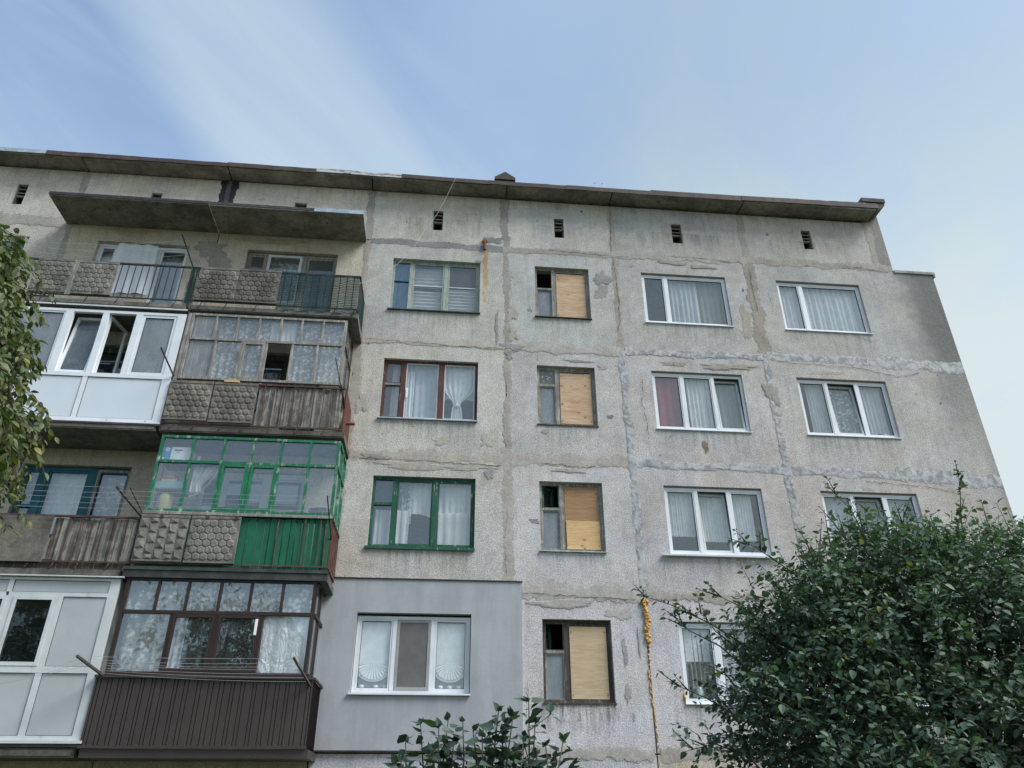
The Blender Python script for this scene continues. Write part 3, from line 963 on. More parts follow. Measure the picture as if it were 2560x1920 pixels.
# ---- repairs, worn patches and cracks
PT = [(0.98, 13.69, .22, .10, MG), (1.075, 11.15, .045, .42, (.235, .235, .225)), (1.42, 10.68, .24, .10, (.245, .24, .225)), (1.35, 10.47, .09, .13, (.25, .245, .23)),
      (3.60, 12.72, .20, .20, (.25, .25, .225)), (3.55, 12.32, .15, .20, (.25, .25, .225)), (1.83, 11.70, .05, .05, (.22, .215, .195)), (1.43, 11.6, .12, .24, (.31, .29, .25)), (1.45, 11.05, .12, .2, (.32, .30, .25)),
      (5.12, 10.43, .27, .06, (.29, .26, .205)), (6.35, 10.42, .60, .085, (.29, .265, .215)), (7.22, 9.85, .14, .16, (.26, .24, .20)), (5.58, 8.40, .07, .13, (.17, .14, .10)),
      (1.86, 6.62, .10, .055, (.22, .21, .195)), (3.50, 4.15, .045, .24, (.255, .255, .25)), (3.50, 3.45, .05, .17, (.265, .265, .26)), (3.58, 3.05, .02, .08, (.27, .27, .265)), (3.78, 4.32, .02, .25, (.30, .30, .30)),
      (-0.05, 8.30, .16, .10, (.36, .335, .28)), (0.9, 8.35, .13, .16, (.35, .33, .28)), (-0.6, 7.72, .8, .09, (.32, .30, .25)), (0.6, 7.75, .5, .10, (.33, .31, .26)), (-1.4, 7.88, .3, .07, (.24, .23, .20)),
      (2.6, 7.73, .35, .05, (.31, .29, .25)), (2.4, 5.02, .55, .10, (.345, .325, .29)), (3.45, 4.85, .22, .12, (.33, .31, .28)), (3.55, 9.02, .06, .05, (.18, .175, .16)),
      (8.72, 10.38, .38, .06, (.33, .30, .25)), (5.4, 13.32, .32, .06, (.27, .25, .21)), (6.15, 13.25, .30, .06, (.29, .265, .22)), (11.9, 6.72, .16, .22, (.29, .275, .24)), (11.82, 5.75, .14, .22, (.28, .275, .25)),
      (11.75, 5.1, .2, .3, (.30, .295, .27)), (7.0, 11.7, .13, .45, (.31, .285, .235)), (7.35, 9.75, .12, .25, (.28, .265, .225)), (0.95, 7.60, .10, .13, (.25, .245, .225)), (-1.75, 9.1, .12, .25, (.33, .31, .265)),
      (8.1, 7.6, .06, .10, (.28, .26, .225)), (9.0, 7.55, .13, .05, (.33, .30, .26)), (2.9, 10.38, .30, .035, (.25, .24, .215)), (3.45, 10.25, .10, .06, (.31, .29, .25)),
      (2.10, 8.60, .06, .06, (.26, .25, .23)), (0.62, 13.02, .10, .03, (.25, .24, .215)), (-7.4, 13.30, .5, .10, (.37, .31, .215)), (-4.2, 13.25, .7, .08, (.36, .30, .21)), (-5.55, 12.9, .35, .25, (.25, .235, .20)), (-5.3, 12.55, .28, .3, (.26, .24, .205))]
ONJ = {i for i, q in enumerate(PT) if any(abs(q[0] - xx) < q[2] + .16 for xx in XS) or any(abs(q[1] - zz) < q[3] + .20 for zz in ZS)}
for i, (x, z, rx, rz, c) in enumerate(PT):
    blob('render_patch', 'mortar', B, x, z, rx, rz, 400 + i * 7, (0.0105 if i in ONJ else 0.003) + 0.0005 * (i % 4), c, spiky=0.30)
for i in range(46):                                             # small knocks and spalls all over the wall
    x, z = pr.uniform(-1.9, 11.6), pr.uniform(5.4, 14.9)
    if z > 13.3 and x > 10.6: continue
    if any(a - .12 < x < b_ + .12 and zbot(k) - .1 < z < ztop(k) + .1 for a, b_ in WIN.values() for k in range(2, 6)): continue
    blob('spall', 'mortar', B, x, z, pr.uniform(.012, .05), pr.uniform(.012, .05), 900 + i, 0.004, (.15, .14, .12) if i % 2 else (.30, .27, .22), spiky=.4, n=14)
CR = [([(3.93, 14.9), (3.90, 14.2), (3.86, 13.5)], .012), ([(2.3, 13.50), (3.2, 13.43), (3.86, 13.44)], .012), ([(3.9, 13.42), (4.3, 13.42)], .016), ([(3.9, 13.4), (3.93, 12.6), (3.95, 11.8), (3.90, 11.2)], .016),
      ([(-1.85, 10.70), (-0.6, 10.66), (0.2, 10.62), (1.2, 10.60)], .012), ([(4.35, 10.05), (4.28, 9.4), (4.34, 8.9), (4.36, 8.6)], .012), ([(7.55, 10.62), (8.6, 10.58), (9.6, 10.55), (10.4, 10.36), (10.7, 10.42), (11.0, 10.5)], .012),
      ([(9.8, 13.55), (10.6, 13.47), (11.0, 13.42)], .014), ([(7.32, 13.3), (7.30, 12.6), (7.34, 12.0)], .014), ([(7.68, 12.6), (7.72, 12.25), (7.70, 12.05)], .012), ([(9.6, 11.45), (10.0, 11.30), (10.2, 11.36)], .008),
      ([(6.65, 11.50), (6.85, 11.40), (6.8, 11.3)], .010), ([(7.28, 7.8), (7.36, 7.2)], .010), ([(1.98, 10.6), (2.0, 10.3)], .006), ([(1.7, 3.7), (1.66, 3.1), (1.68, 2.5)], .008), ([(9.0, 7.72), (10.2, 7.66), (11.3, 7.5)], .012),
      ([(4.42, 6.0), (4.40, 5.5)], .006), ([(2.0, 7.88), (2.9, 7.80), (3.4, 7.86)], .012), ([(1.6, 5.2), (2.6, 5.16), (3.8, 5.12)], .012), ([(-1.85, 7.86), (-1.0, 7.84), (0.4, 7.80), (1.2, 7.78)], .012), ([(5.2, 2.40), (6.0, 2.36)], .012),
      ([(-8.8, 13.55), (-8.0, 13.50)], .010), ([(5.3, 13.52), (6.3, 13.50), (6.9, 13.45)], .012), ([(11.75, 12.95), (12.1, 12.30)], .007), ([(11.5, 11.9), (12.1, 11.85)], .006), ([(1.33, 6.9), (1.26, 6.2), (1.3, 5.5)], .008)]
for i, (pts, wd) in enumerate(CR): crack(B, pts, wd, 300 + i, -0.003)
# rusted bracket in the joint with the stain running down from it
b = MB(); b.tube([(0.76, 0.02, 13.62), (0.76, -0.05, 13.60), (0.77, -0.045, 13.36)], 0.032, 8); b.box(0.70, 0.82, -0.05, 0.01, 13.60, 13.66)
b.build('bracket', 'rust_iron', B, label='rusty iron bracket in the joint')
for i, (z0, z1, wd, c) in enumerate([(13.36, 12.72, .11, (.34, .22, .10)), (12.8, 12.2, .08, (.38, .29, .16)), (12.3, 11.85, .06, (.40, .33, .215))]):
    strip('rust_stain', 'mortar', B, (0.785, z0), (0.80, z1), wd, 700 + i, 0.003 + .001 * i, 0.02, c, rough=.7)

# ---- overhanging eaves: one soffit slab over every bay, rusty flashing along its edge
ex = [-15.45, -12.12, -8.80, -5.45, -2.04, 1.27, 3.92, 7.31, 10.86]
er = random.Random(8)
for i in range(8):
    tz = 15.045 + (0.02 if i < 5 else 0.05) + er.uniform(-.006, .006)
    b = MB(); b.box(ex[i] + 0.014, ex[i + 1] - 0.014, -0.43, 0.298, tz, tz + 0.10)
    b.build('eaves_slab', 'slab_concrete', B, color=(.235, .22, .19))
FL = [(-15.4, -9.62, 'zinc', 15.10, 15.22), (-9.62, -7.53, 'flash_brown', 15.07, 15.21), (-7.53, -5.47, 'flash_rust', 15.08, 15.205), (-5.47, -3.37, 'flash_brown', 15.07, 15.21), (-3.37, -1.32, 'zinc_rust', 15.10, 15.215),
      (-1.32, 0.80, 'flash_brown', 15.08, 15.21), (0.80, 2.74, 'flash_rust', 15.08, 15.21), (2.74, 4.90, 'flash_brown', 15.08, 15.22), (4.90, 7.25, 'flash_brown', 15.09, 15.26), (7.25, 9.6, 'flash_brown', 15.12, 15.28), (9.6, 10.9, 'flash_rust', 15.14, 15.31)]
for i, (a, c, mm, z0, z1) in enumerate(FL):
    b = MB(); sag = er.uniform(-.02, .02); y0 = -0.448 - 0.006 * (i % 2)
    n = 8
    P = []
    for q in range(n + 1):
        x = a + (c - a) * q / n
        dz = er.uniform(-.006, .006) + sag * (q / n - .5)
        P.append([(x, y0 - 0.01, z0 + dz), (x, y0, z1 + dz), (x, -0.05, z1 + dz + 0.045), (x, -0.05, z1 + dz + 0.035), (x, y0 + 0.012, z1 + dz - 0.01), (x, y0 + 0.004, z0 + dz)])
    for q in range(n):
        for k in range(6):
            kk = (k + 1) % 6
            b.quad(P[q][k], P[q][kk], P[q + 1][kk], P[q + 1][k])
    b.poly(P[0][::-1]); b.poly(P[n])
    b.build('eaves_flashing', mm, B)
part('roof_membrane', 'tar', B, (-15.4, 10.84, -0.049, 0.60, 15.20, 15.245))
# raised cornice at the right end
b = MB(); b.box(10.50, 11.13, -0.46, DEPTH, 15.36, 15.48); b.box(10.56, 11.11, -0.42, -0.05, 15.30, 15.358)
b.build('cornice', 'slab_concrete', B, color=(.13, .12, .105))
b = MB()
b.poly([(10.86, -0.44, 15.08), (11.12, -0.44, 15.30), (10.86, -0.44, 15.30)]); b.poly([(10.86, 0.0, 15.08), (10.86, 0.0, 15.30), (11.12, 0.0, 15.30)])
b.quad((10.86, -0.44, 15.08), (10.86, 0, 15.08), (11.12, 0, 15.30), (11.12, -0.44, 15.30))
b.build('cornice', 'slab_concrete', B, color=(.14, .13, .11))
# small gabled chimney cap standing behind the edge
b = MB(); b.box(1.07, 1.53, 0.5, 1.1, 15.19, 16.17)
b.poly([(1.02, 0.46, 16.17), (1.57, 0.46, 16.17), (1.57, 0.46, 16.24), (1.30, 0.46, 16.44), (1.02, 0.46, 16.24)])
b.poly([(1.02, 1.14, 16.24), (1.30, 1.14, 16.44), (1.57, 1.14, 16.24), (1.57, 1.14, 16.17), (1.02, 1.14, 16.17)])
b.quad((1.02, .46, 16.24), (1.30, .46, 16.44), (1.30, 1.14, 16.44), (1.02, 1.14, 16.24)); b.quad((1.30, .46, 16.44), (1.57, .46, 16.24), (1.57, 1.14, 16.24), (1.30, 1.14, 16.44))
b.quad((1.02, .46, 16.17), (1.02, .46, 16.24), (1.02, 1.14, 16.24), (1.02, 1.14, 16.17)); b.quad((1.57, .46, 16.24), (1.57, .46, 16.17), (1.57, 1.14, 16.17), (1.57, 1.14, 16.24))
b.quad((1.02, .46, 16.17), (1.02, 1.14, 16.17), (1.57, 1.14, 16.17), (1.57, .46, 16.17))
b.build('chimney', 'flash_brown', B)
for x in (3.60, 3.80):
    b = MB(); b.tube([(x, 0.0, 15.2), (x + 0.01, 0.0, 15.70), (x + 0.01, 0.0, 15.79), (x - 0.02, 0, 15.81), (x - 0.05, 0.0, 15.77)], 0.009, 5)
    b.build('roof_hook', 'wire_pale', B)

# ---- facade insulation on one flat, with its trim
b = MB(); x0, x1, z0, z1, y0 = -2.16, 1.585, 2.50, 5.385, -0.062
hx0, hx1, hz0, hz1 = -1.435, 0.645, 3.375, 4.775
O = [(x0, z0), (x1, z0), (x1, z1), (x0, z1)]; I = [(hx0, hz0), (hx1, hz0), (hx1, hz1), (hx0, hz1)]
for i in range(4):
    j = (i + 1) % 4
    b.quad((O[i][0], y0, O[i][1]), (O[j][0], y0, O[j][1]), (I[j][0], y0, I[j][1]), (I[i][0], y0, I[i][1]))
    b.quad((I[i][0], y0, I[i][1]), (I[j][0], y0, I[j][1]), (I[j][0], 0.10, I[j][1]), (I[i][0], 0.10, I[i][1]))
    b.quad((O[j][0], y0, O[j][1]), (O[i][0], y0, O[i][1]), (O[i][0], -0.004, O[i][1]), (O[j][0], -0.004, O[j][1]))
b.build('insulation_cladding', 'insulation', B, label='smooth grey lilac insulation render round one window')
part('cladding_trim', 'iron_dark', B, (x0, x1 + 0.012, y0 - 0.02, -0.004, z1 + 0.002, z1 + 0.022))
part('cladding_trim', 'flash_brown', B, (x0, x1, y0 - 0.008, -0.004, z0 - 0.016, z0 - 0.002))

# ------------------------------------------------------------------ windows of the facade
def cells_of(x0, x1, fw, muls):
    W = x1 - x0; ed = [x0 + fw]
    for a, c in muls: ed += [x0 + a * W, x0 + c * W]
    ed.append(x1 - fw)
    return [(ed[i], ed[i + 1]) for i in range(0, len(ed), 2)]


def window(x0, x1, z0, z1, yf, m_, fw, muls, label=None, depth=0.075, parent=None, name='window', jit=0.0):
    """frame with mullions; returns the frame and its cells"""
    b = MB(); b.ring(x0, x1, z0, z1, fw, yf, yf + depth)
    W = x1 - x0
    for a, c in muls: b.box(x0 + a * W, x0 + c * W, yf - 0.004, yf + depth, z0 + fw, z1 - fw, jit=jit)
    o = b.build(name, m_, parent or B, label=label)
    return o, [(a, c, z0 + fw, z1 - fw) for a, c in cells_of(x0, x1, fw, muls)]


def sash(parent, c, y, m_, sw=0.045, dep=0.05, gl='glass', ang=0.0, gasket=False):
    x0, x1, z0, z1 = c
    M = tilt(z0, ang)(y) if ang else None
    b = MB(); b.ring(x0 + 0.003, x1 - 0.003, z0 + 0.003, z1 - 0.003, sw, y, y + dep, 0, M)
    s = b.build('sash', m_, parent)
    if gasket:
        gk = MB(); gk.ring(x0 + sw + 0.003, x1 - sw - 0.003, z0 + sw + 0.003, z1 - sw - 0.003, 0.008, y + 0.006, y + 0.03, 0, M)
        gk.build('gasket', 'gasket', parent)
    if gl: pane(parent, x0 + sw, x1 - sw, z0 + sw, z1 - sw, y + dep * 0.45, gl, M)
    return s


def split(c, fr, bar=0.05):
    """split a cell by a transom; fr measured from the top; returns upper, lower, bar z-range"""
    x0, x1, z0, z1 = c
    zc_ = z1 - (z1 - z0) * fr
    return (x0, x1, zc_ + bar / 2, z1), (x0, x1, z0, zc_ - bar / 2), (zc_ - bar / 2, zc_ + bar / 2)


def sill(parent, x0, x1, z, m_, out=0.05, y=0.0, drop=0.03):
    b = MB()
    P = [(y - out, z - drop), (y - out, z - 0.004), (y + 0.07, z + 0.012), (y + 0.07, z - 0.02), (y - out + 0.012, z - drop)]
    for i in range(5):
        j = (i + 1) % 5
        b.quad((x0, *P[i]), (x1, *P[i]), (x1, *P[j]), (x0, *P[j]))
    b.poly([(x0, *q) for q in P[::-1]]); b.poly([(x1, *q) for q in P])
    return b.build('sill', m_, parent)


YF = 0.085
# --- column of three-light windows beside the balconies
x0, x1 = WIN[4]
# fifth floor, faded mint frame
w5, cs = window(x0, x1, zbot(5), ztop(5), YF, 'paint_mint', 0.055, [(.195, .235), (.59, .635)], 'faded mint green wooden window frame')
u_, l_, zr = split(cs[0], .40, .03)
part('transom', 'paint_teal', w5, (cs[0][0], cs[0][1], YF, YF + .06, *zr))
for c in (u_, l_): pane(w5, c[0], c[1], c[2], c[3], YF + .03, 'glass')
for c in cs[1:]:
    u_, l_, zr = split(c, .48, .022)
    sb = MB(); sb.ring(c[0] + .004, c[1] - .004, c[2] + .004, c[3] - .004, .03, YF + .005, YF + .055); sb.build('sash', 'paint_mint', w5)
    part('transom', 'pvc_old', w5, (c[0] + .034, c[1] - .034, YF + .01, YF + .05, *zr))
    pane(w5, c[0] + .03, c[1] - .03, c[2] + .03, zr[0], YF + .03, 'glass_dusty'); pane(w5, c[0] + .03, c[1] - .03, zr[1], c[3] - .03, YF + .03, 'glass_dusty')
sill(w5, x0 - .03, x1 + .02, zbot(5), 'sheet_dark')
drape('curtain', 'teal_cloth', x0 + .02, x0 + .50, zbot(5) + .02, ztop(5) - .02, .24, 4, .02, 11, 'teal blue curtain behind the narrow left light of the mint green top floor window')
for k_, c, zt, zb in ((0, cs[1], ztop(5) - .12, zbot(5) + .05), (1, cs[2], zbot(5) + .78, zbot(5) + .05)):
    b = MB(); n = 26 if k_ == 0 else 16
    for i in range(n):
        za = zt + (zb - zt) * i / n; zb_ = zt + (zb - zt) * (i + 1) / n; dy = 0.012 * (1 if i % 2 else -1)
        if k_ == 0 and i in (11, 12): continue
        b.quad((c[0] - .01, .22 + dy, za), (c[1] + .01, .22 + dy, za), (c[1] + .01, .22 - dy, zb_), (c[0] - .01, .22 - dy, zb_))
    tag(b.build('blind', 'pleat', None), ['tall white pleated blind in the middle light of the mint green window', 'half height white pleated blind in the right light of the mint green window'][k_], 'blind')

# fourth floor, dark red brown frame
w4, cs = window(x0, x1, zbot(4), ztop(4), YF, 'paint_maroon', 0.055, [(.19, .24), (.585, .645)], 'dark red brown wooden window frame')
u_, l_, zr = split(cs[0], .40, .05)
part('transom', 'wood_bare', w4, (cs[0][0], cs[0][1], YF, YF + .06, *zr))
for c in (u_, l_):
    sb = MB(); sb.ring(c[0] + .003, c[1] - .003, c[2] + .003, c[3] - .003, .018, YF + .01, YF + .05); sb.build('sash', 'wood_dark', w4)
    pane(w4, c[0] + .02, c[1] - .02, c[2] + .02, c[3] - .02, YF + .03, 'glass_dusty')
for c in cs[1:]: sash(w4, c, YF + .008, 'pvc_old', .022, .04, 'glass')
sill(w4, x0 - .03, x1 + .01, zbot(4), 'zinc')
drape('curtain', 'voile', cs[1][0] - .3, cs[1][1] + .02, zbot(4), ztop(4) - .03, .26, 7, .022, 21, 'thin white curtain behind the middle light of the dark red window')
drape('curtain', 'tulle', cs[1][0] - .02, cs[1][0] + .19, zbot(4) + .05, ztop(4) - .2, .21, 3, .018, 22, 'white curtain edge gathered at the left side of the dark red window')
drape('curtain', 'voile', cs[2][0] - .03, cs[2][1] + .04, zbot(4) + .62, ztop(4) - .03, .26, 5, .02, 23, 'thin white upper curtain behind the right light of the dark red window')
drape('curtain', 'tulle', cs[2][0] - .02, cs[2][1] + .03, zbot(4) + .04, ztop(4) - .05, .22, 6, .02, 24, 'white curtain tied in a knot behind the right light of the dark red window', pinch=(zbot(4) + .45, cs[2][0] + .30, .15), nz=26)
b = MB(); b.lathe((cs[2][0] + .30, .215, zbot(4) + .45), [(0.0, -.05), (.05, -.03), (.055, .02), (.02, .055), (0, .06)], 8)
tag(b.build('curtain_knot', 'tulle', None, smooth=True), 'bunched knot in the tied white curtain of the dark red window', 'knot')
th = MB(); th.box(cs[1][0] + .028, cs[1][0] + .066, YF - .02, YF - .004, zbot(4) + .54, zbot(4) + .76)
tag(th.build('thermometer', 'thermometer', None), 'white thermometer strip fixed beside the middle light of the dark red window', 'thermometer')

# third floor, dark green peeling frame
w3, cs = window(x0, x1, zbot(3), ztop(3), YF - .02, 'paint_green_dark', 0.055, [(.195, .24), (.585, .635)], 'dark green wooden window frame with peeling paint')
u_, l_, zr = split(cs[0], .38, .055)
part('transom', 'paint_green_dark', w3, (cs[0][0], cs[0][1], YF - .02, YF + .05, *zr))
for c in (u_, l_): pane(w3, c[0], c[1], c[2], c[3], YF + .02, 'glass')
for c in cs[1:]: sash(w3, c, YF - .01, 'paint_green_dark', .028, .045, 'glass')
sill(w3, x0 - .04, x1 + .01, zbot(3), 'paint_green_dark', .05, 0, .055)
drape('curtain', 'lace', cs[1][0] + .05, cs[1][0] + .29, zbot(3) + .55, ztop(3) - .05, .27, 4, .018, 31, 'white lace strip hanging at the left of the green framed window')
drape('curtain', 'tulle', cs[1][0] + .25, cs[2][1] + .03, zbot(3) + .70, ztop(3) - .05, .25, 10, .02, 32, 'scalloped white lace valance across the green framed window', hem=.05)
drape('curtain', 'linen', cs[1][0] - .02, cs[1][0] + .27, zbot(3) + .02, zbot(3) + .80, .20, 2, .018, 33, 'plain white cloth at the lower left of the green window middle light')
drape('curtain', 'linen', cs[2][0] - .01, cs[2][1] + .03, zbot(3) + .02, zbot(3) + .78, .20, 4, .014, 34, 'plain white half curtain across the right light of the green window')
drape('curtain', 'linen', cs[0][0] + .03, cs[0][1] + .02, zbot(3) + .03, zbot(3) + .80, .21, 4, .015, 35, 'white half curtain in the narrow left light of the green window')
b = MB()
pr2 = random.Random(4)
for i in range(22):
    a = pr2.uniform(0, 6.28); rr = pr2.uniform(.02, .10); zz = zbot(3) + .10 + pr2.uniform(0, .16)
    q = Vector((cs[1][1] - .14 + rr * math.cos(a), .26 + rr * .5 * math.sin(a), zz)); e = Vector((math.cos(a), math.sin(a) * .5, pr2.uniform(-.2, .6))) * .05; n_ = Vector((-math.sin(a), .3, .2)) * .014
    b.poly([tuple(q), tuple(q + e * .5 + n_), tuple(q + e), tuple(q + e * .5 - n_)], 1)
for i in range(3):
    b.tube([(cs[1][1] - .14, .26, zbot(3) + .06), (cs[1][1] - .14 + .03 * (i - 1), .26, zbot(3) + .22)], .004, 4, 1)
b.lathe((cs[1][1] - .14, .26, zbot(3) + .0), [(0, 0), (.05, 0), (.065, .10), (.055, .10), (0, .09)], 10, 0)
tag(b.build('houseplant', ['white_ceramic', 'pot_leaf'], None), 'small potted plant on the sill of the green framed window', 'plant')

# second floor, white plastic window in the insulation
x0_, x1_, z0_, z1_ = -1.435, 0.645, 3.385, 4.77
w2, cs = window(x0_ + .01, x1_ - .01, z0_ + .02, z1_ - .04, .03, 'pvc', 0.055, [(.315, .352), (.652, .69)], 'white plastic window set deep in the insulation', depth=.07)
for c in (cs[0], cs[2]): sash(w2, c, .034, 'pvc', .03, .055, 'glass', gasket=True)
sash(w2, cs[1], .022, 'grey_cloth', .05, .02, None)
pane(w2, cs[1][0], cs[1][1], cs[1][2], cs[1][3], .07, 'glass')
part('insect_screen', 'grey_mesh', w2, (cs[1][0] + .05, cs[1][1] - .05, .030, .033, cs[1][2] + .05, cs[1][3] - .05))
sill(w2, x0_ - .03, x1_ + .01, z0_ + .015, 'pvc', .05, -.062)
for side, c in (('left', cs[0]), ('right', cs[2])):
    b = MB(); xa, xb = c[0] - .02, c[1] + .02; cx = (xa + xb) / 2; zf = z0_ + .38
    n = 22; rad = (xb - xa) * .46
    # arched white film: straight sides, rounded lower edge
    b.quad((xa, .10, z1_ - .03), (xb, .10, z1_ - .03), (xb, .10, zf + .1), (xa, .10, zf + .1))
    pts = [(xa + (xb - xa) * i / n, .10, zf + .1 - math.sqrt(max(0, 1 - (2 * i / n - 1) ** 2)) * .26) for i in range(n + 1)]
    for i in range(n): b.quad((pts[i][0], .10, zf + .1), (pts[i + 1][0], .10, zf + .1), pts[i + 1], pts[i])
    tag(b.build('blind', 'paper_film', None), 'white rounded paper blind behind the %s light of the window in the grey insulation' % side, 'blind')
    b = MB(); n = 26
    for i in range(n):
        a0, a1 = math.pi * (1.06 + .88 * i / n), math.pi * (1.06 + .88 * (i + 1) / n)
        y0_, y1_ = .072 + .022 * (i % 2), .072 + .022 * ((i + 1) % 2)
        b.poly([(cx, .085, zf + .17), (cx + rad * math.cos(a0), y0_, zf + .17 + rad * math.sin(a0)), (cx + rad * math.cos(a1), y1_, zf + .17 + rad * math.sin(a1))])
    tag(b.build('paper_fan', 'paper_film', None), 'pleated white paper fan in the %s light of the window in the grey insulation' % side, 'paper fan')
    for i, q in enumerate((-.19, .06, .22) if side == 'left' else (-.16, .0, .17)):
        b = MB(); b.lathe((cx + q, .125, z0_ + .088), [(0, 0), (.042, 0), (.048, .03), (.046, .075), (.038, .08), (0, .07)], 12)
        tag(b.build('cup', 'white_ceramic', None, smooth=True), '%s of three white pots behind the %s light of the insulated window' % (('leftmost', 'middle one', 'rightmost')[i], side), 'pot', 'white pots on the insulated window sill')
    b = MB(); b.box(xa, xb, .18, .19, z0_ + .02, z1_ - .03)
    tag(b.build('backing_sheet', 'voile', None), 'pale translucent sheet behind the paper fan in the %s light of the insulated window' % side, 'sheet')

# --- column of boarded staircase windows
x0, x1 = WIN[5]
BL = {5: 'weathered window half boarded with reddish plywood', 4: 'grey window boarded with spotted plywood', 3: 'grey window boarded in two pieces under an open green vent', 2: 'dark framed window boarded with one pale plywood sheet'}
for k in range(2, 6):
    z0, z1 = zbot(k), ztop(k)
    fm = 'wood_bare' if k > 2 else 'wood_dark'
    wf, cs = window(x0, x1, z0, z1, YF, fm, .055, [(.315, .375)], BL[k], jit=.003)
    u_, l_, zr = split(cs[0], {5: .40, 4: .30, 3: .38, 2: .385}[k], .045)
    part('transom', 'wood_bare', wf, (cs[0][0], cs[0][1], YF, YF + .06, *zr))
    pane(wf, l_[0] + .012, l_[1] - .012, l_[2] + .012, l_[3] - .012, YF + .035, 'glass_foggy')
    sb = MB(); sb.ring(l_[0] + .002, l_[1] - .002, l_[2] + .002, l_[3] - .002, .02, YF + .01, YF + .055); sb.build('sash', 'wood_bare', wf)
    if k == 4: sash(wf, u_, YF + .01, 'wood_bare', .02, .04, 'glass_dusty')
    if k in (3, 2):                                            # small vent sash swung inwards
        zc_ = u_[0] + .01
        M = Matrix.Translation((zc_, YF + .03, 0)) @ Matrix.Rotation(math.radians(38 if k == 3 else 62), 4, 'Z') @ Matrix.Translation((-zc_, -YF - .03, 0))
        sb = MB(); sb.ring(u_[0] + .01, u_[1] - .005, u_[2] + .004, u_[3] - .004, .045, YF + .03, YF + .07, 0, M); sb.build('vent_sash', 'paint_green_dark', wf)
        pane(wf, u_[0] + .05, u_[1] - .05, u_[2] + .045, u_[3] - .045, YF + .05, 'glass', M)
        sb = MB(); sb.ring(u_[0] + .001, u_[1] - .001, u_[2] + .001, u_[3] - .001, .016, YF + .005, YF + .05); sb.build('vent_frame', 'paint_green_dark' if k == 3 else 'wood_dark', wf)
    c = cs[1]
    sb = MB(); sb.ring(c[0] + .002, c[1] - .002, c[2] + .002, c[3] - .002, .04, YF + .012, YF + .06); sb.build('sash', fm, wf)
    if k == 3:
        zm = c[3] - (c[3] - c[2]) * .57
        part('board', 'hardboard', wf, (c[0] + .038, c[1] - .045, YF + .006, YF + .011, zm, c[3] - .03), label='brown hardboard upper board')
        part('board', 'ply_pale', wf, (c[0] + .05, c[1] - .03, YF - .006, YF + .004, c[2] + .01, zm + .02), label='pale plywood lower board')
    else:
        o = part('board', {5: 'ply_red', 4: 'ply_red', 2: 'ply_plain'}[k], wf, (c[0] + .03, c[1] - .035, YF + .002, YF + .011, c[2] + .015, c[3] - .075 + (.02 if k == 2 else 0)), label='plywood board filling the right light')
    for nx_ in (c[0] + .06, c[1] - .07):
        for nz_ in (c[2] + .08, c[3] - .16):
            part('nail', 'iron_dark', wf, (nx_, nx_ + .012, YF - .010, YF + .008, nz_, nz_ + .012))
    if k in (5, 3): sill(wf, x0 - .02, x1 + .01, z0, 'zinc' if k == 3 else 'flash_brown', .045, 0, .022)
    else: part('sill', 'wood_dark', wf, (x0 - .015, x1 + .01, -.02, .08, z0 - .03, z0 - .002))
b = MB(); pr3 = random.Random(9)                               # little bird stickers on the small pane
for i in range(7):
    q = (x0 + .12 + pr3.uniform(0, .22), YF + .022, ztop(4) - .13 - pr3.uniform(0, .26))
    b.poly([q, (q[0] + .03, q[1], q[2] + .022), (q[0] + .014, q[1], q[2] - .004)]); b.poly([q, (q[0] - .014, q[1], q[2] + .026), (q[0] + .008, q[1], q[2] + .006)])
tag(b.build('stickers', 'white_ceramic', None), 'scattered pale stickers on the small upper pane of the spotted plywood window', 'stickers')

# --- white plastic windows on the right
def pvc(x0, x1, k, muls, label, tilted=None, closed_y=.06):
    wf, cs = window(x0 + .004, x1 - .004, zbot(k) + .012, ztop(k) - .03, closed_y, 'pvc', .055, muls, label)
    for i, c in enumerate(cs):
        if i == tilted:
            sash(wf, c, closed_y + .015, 'pvc_old', .05, .05, 'glass', .075)
            gk = MB(); gk.ring(c[0] + .002, c[1] - .002, c[2] + .002, c[3] - .002, .012, closed_y + .02, closed_y + .06); gk.build('gasket', 'gasket', wf)
        else:
            sash(wf, c, closed_y + .006, 'pvc', .024, .05, 'glass', gasket=True)
    sill(wf, x0 - .015, x1 + .015, zbot(k) + .004, 'pvc', .03, 0, .02)
    part('head_strip', 'mortar', wf, (x0 + .003, x1 - .003, .055, .12, ztop(k) - .028, ztop(k) - .003), color=(.22, .20, .18))
    return wf, cs


def curtain(m_, c, k, folds, seed_, label, zb=.06, zt=-.06, y=.19, amp=.022, **kw):
    return drape('curtain', m_, c[0] - .03, c[1] + .03, zbot(k) + zb, ztop(k) + zt, y, folds, amp, seed_, label, **kw)


x0, x1 = WIN[6]
wc5, cs = pvc(x0, x1, 5, [(.262, .30)], 'white plastic window of two unequal lights, dark left light')
curtain('voile', (cs[1][0], cs[1][0] + .75), 5, 7, 41, 'thin pale curtain in the wide light of the top floor window with a dark light', amp=.03)
curtain('grey_cloth', (cs[1][0] + .74, cs[1][1]), 5, 5, 42, 'greyish curtain at the right side of the top floor window with a dark left light', y=.26)
wc4, cs = pvc(x0, x1, 4, [(.308, .345), (.652, .69)], 'white plastic window with its right light tilted open', 2)
curtain('red_cloth', cs[0], 4, 3, 43, 'dark red curtain in the left light of the white fourth floor window')
curtain('tulle', (cs[1][0] + .12, cs[1][1]), 4, 6, 44, 'white curtain in the middle light of the window with the red curtain')
curtain('grey_cloth', cs[2], 4, 4, 45, 'beige grey curtain behind the tilted right light of the window with the red curtain', y=.29)
wc3, cs = pvc(x0, x1, 3, [(.305, .345), (.638, .68)], 'white plastic window with its middle light tilted open', 1)
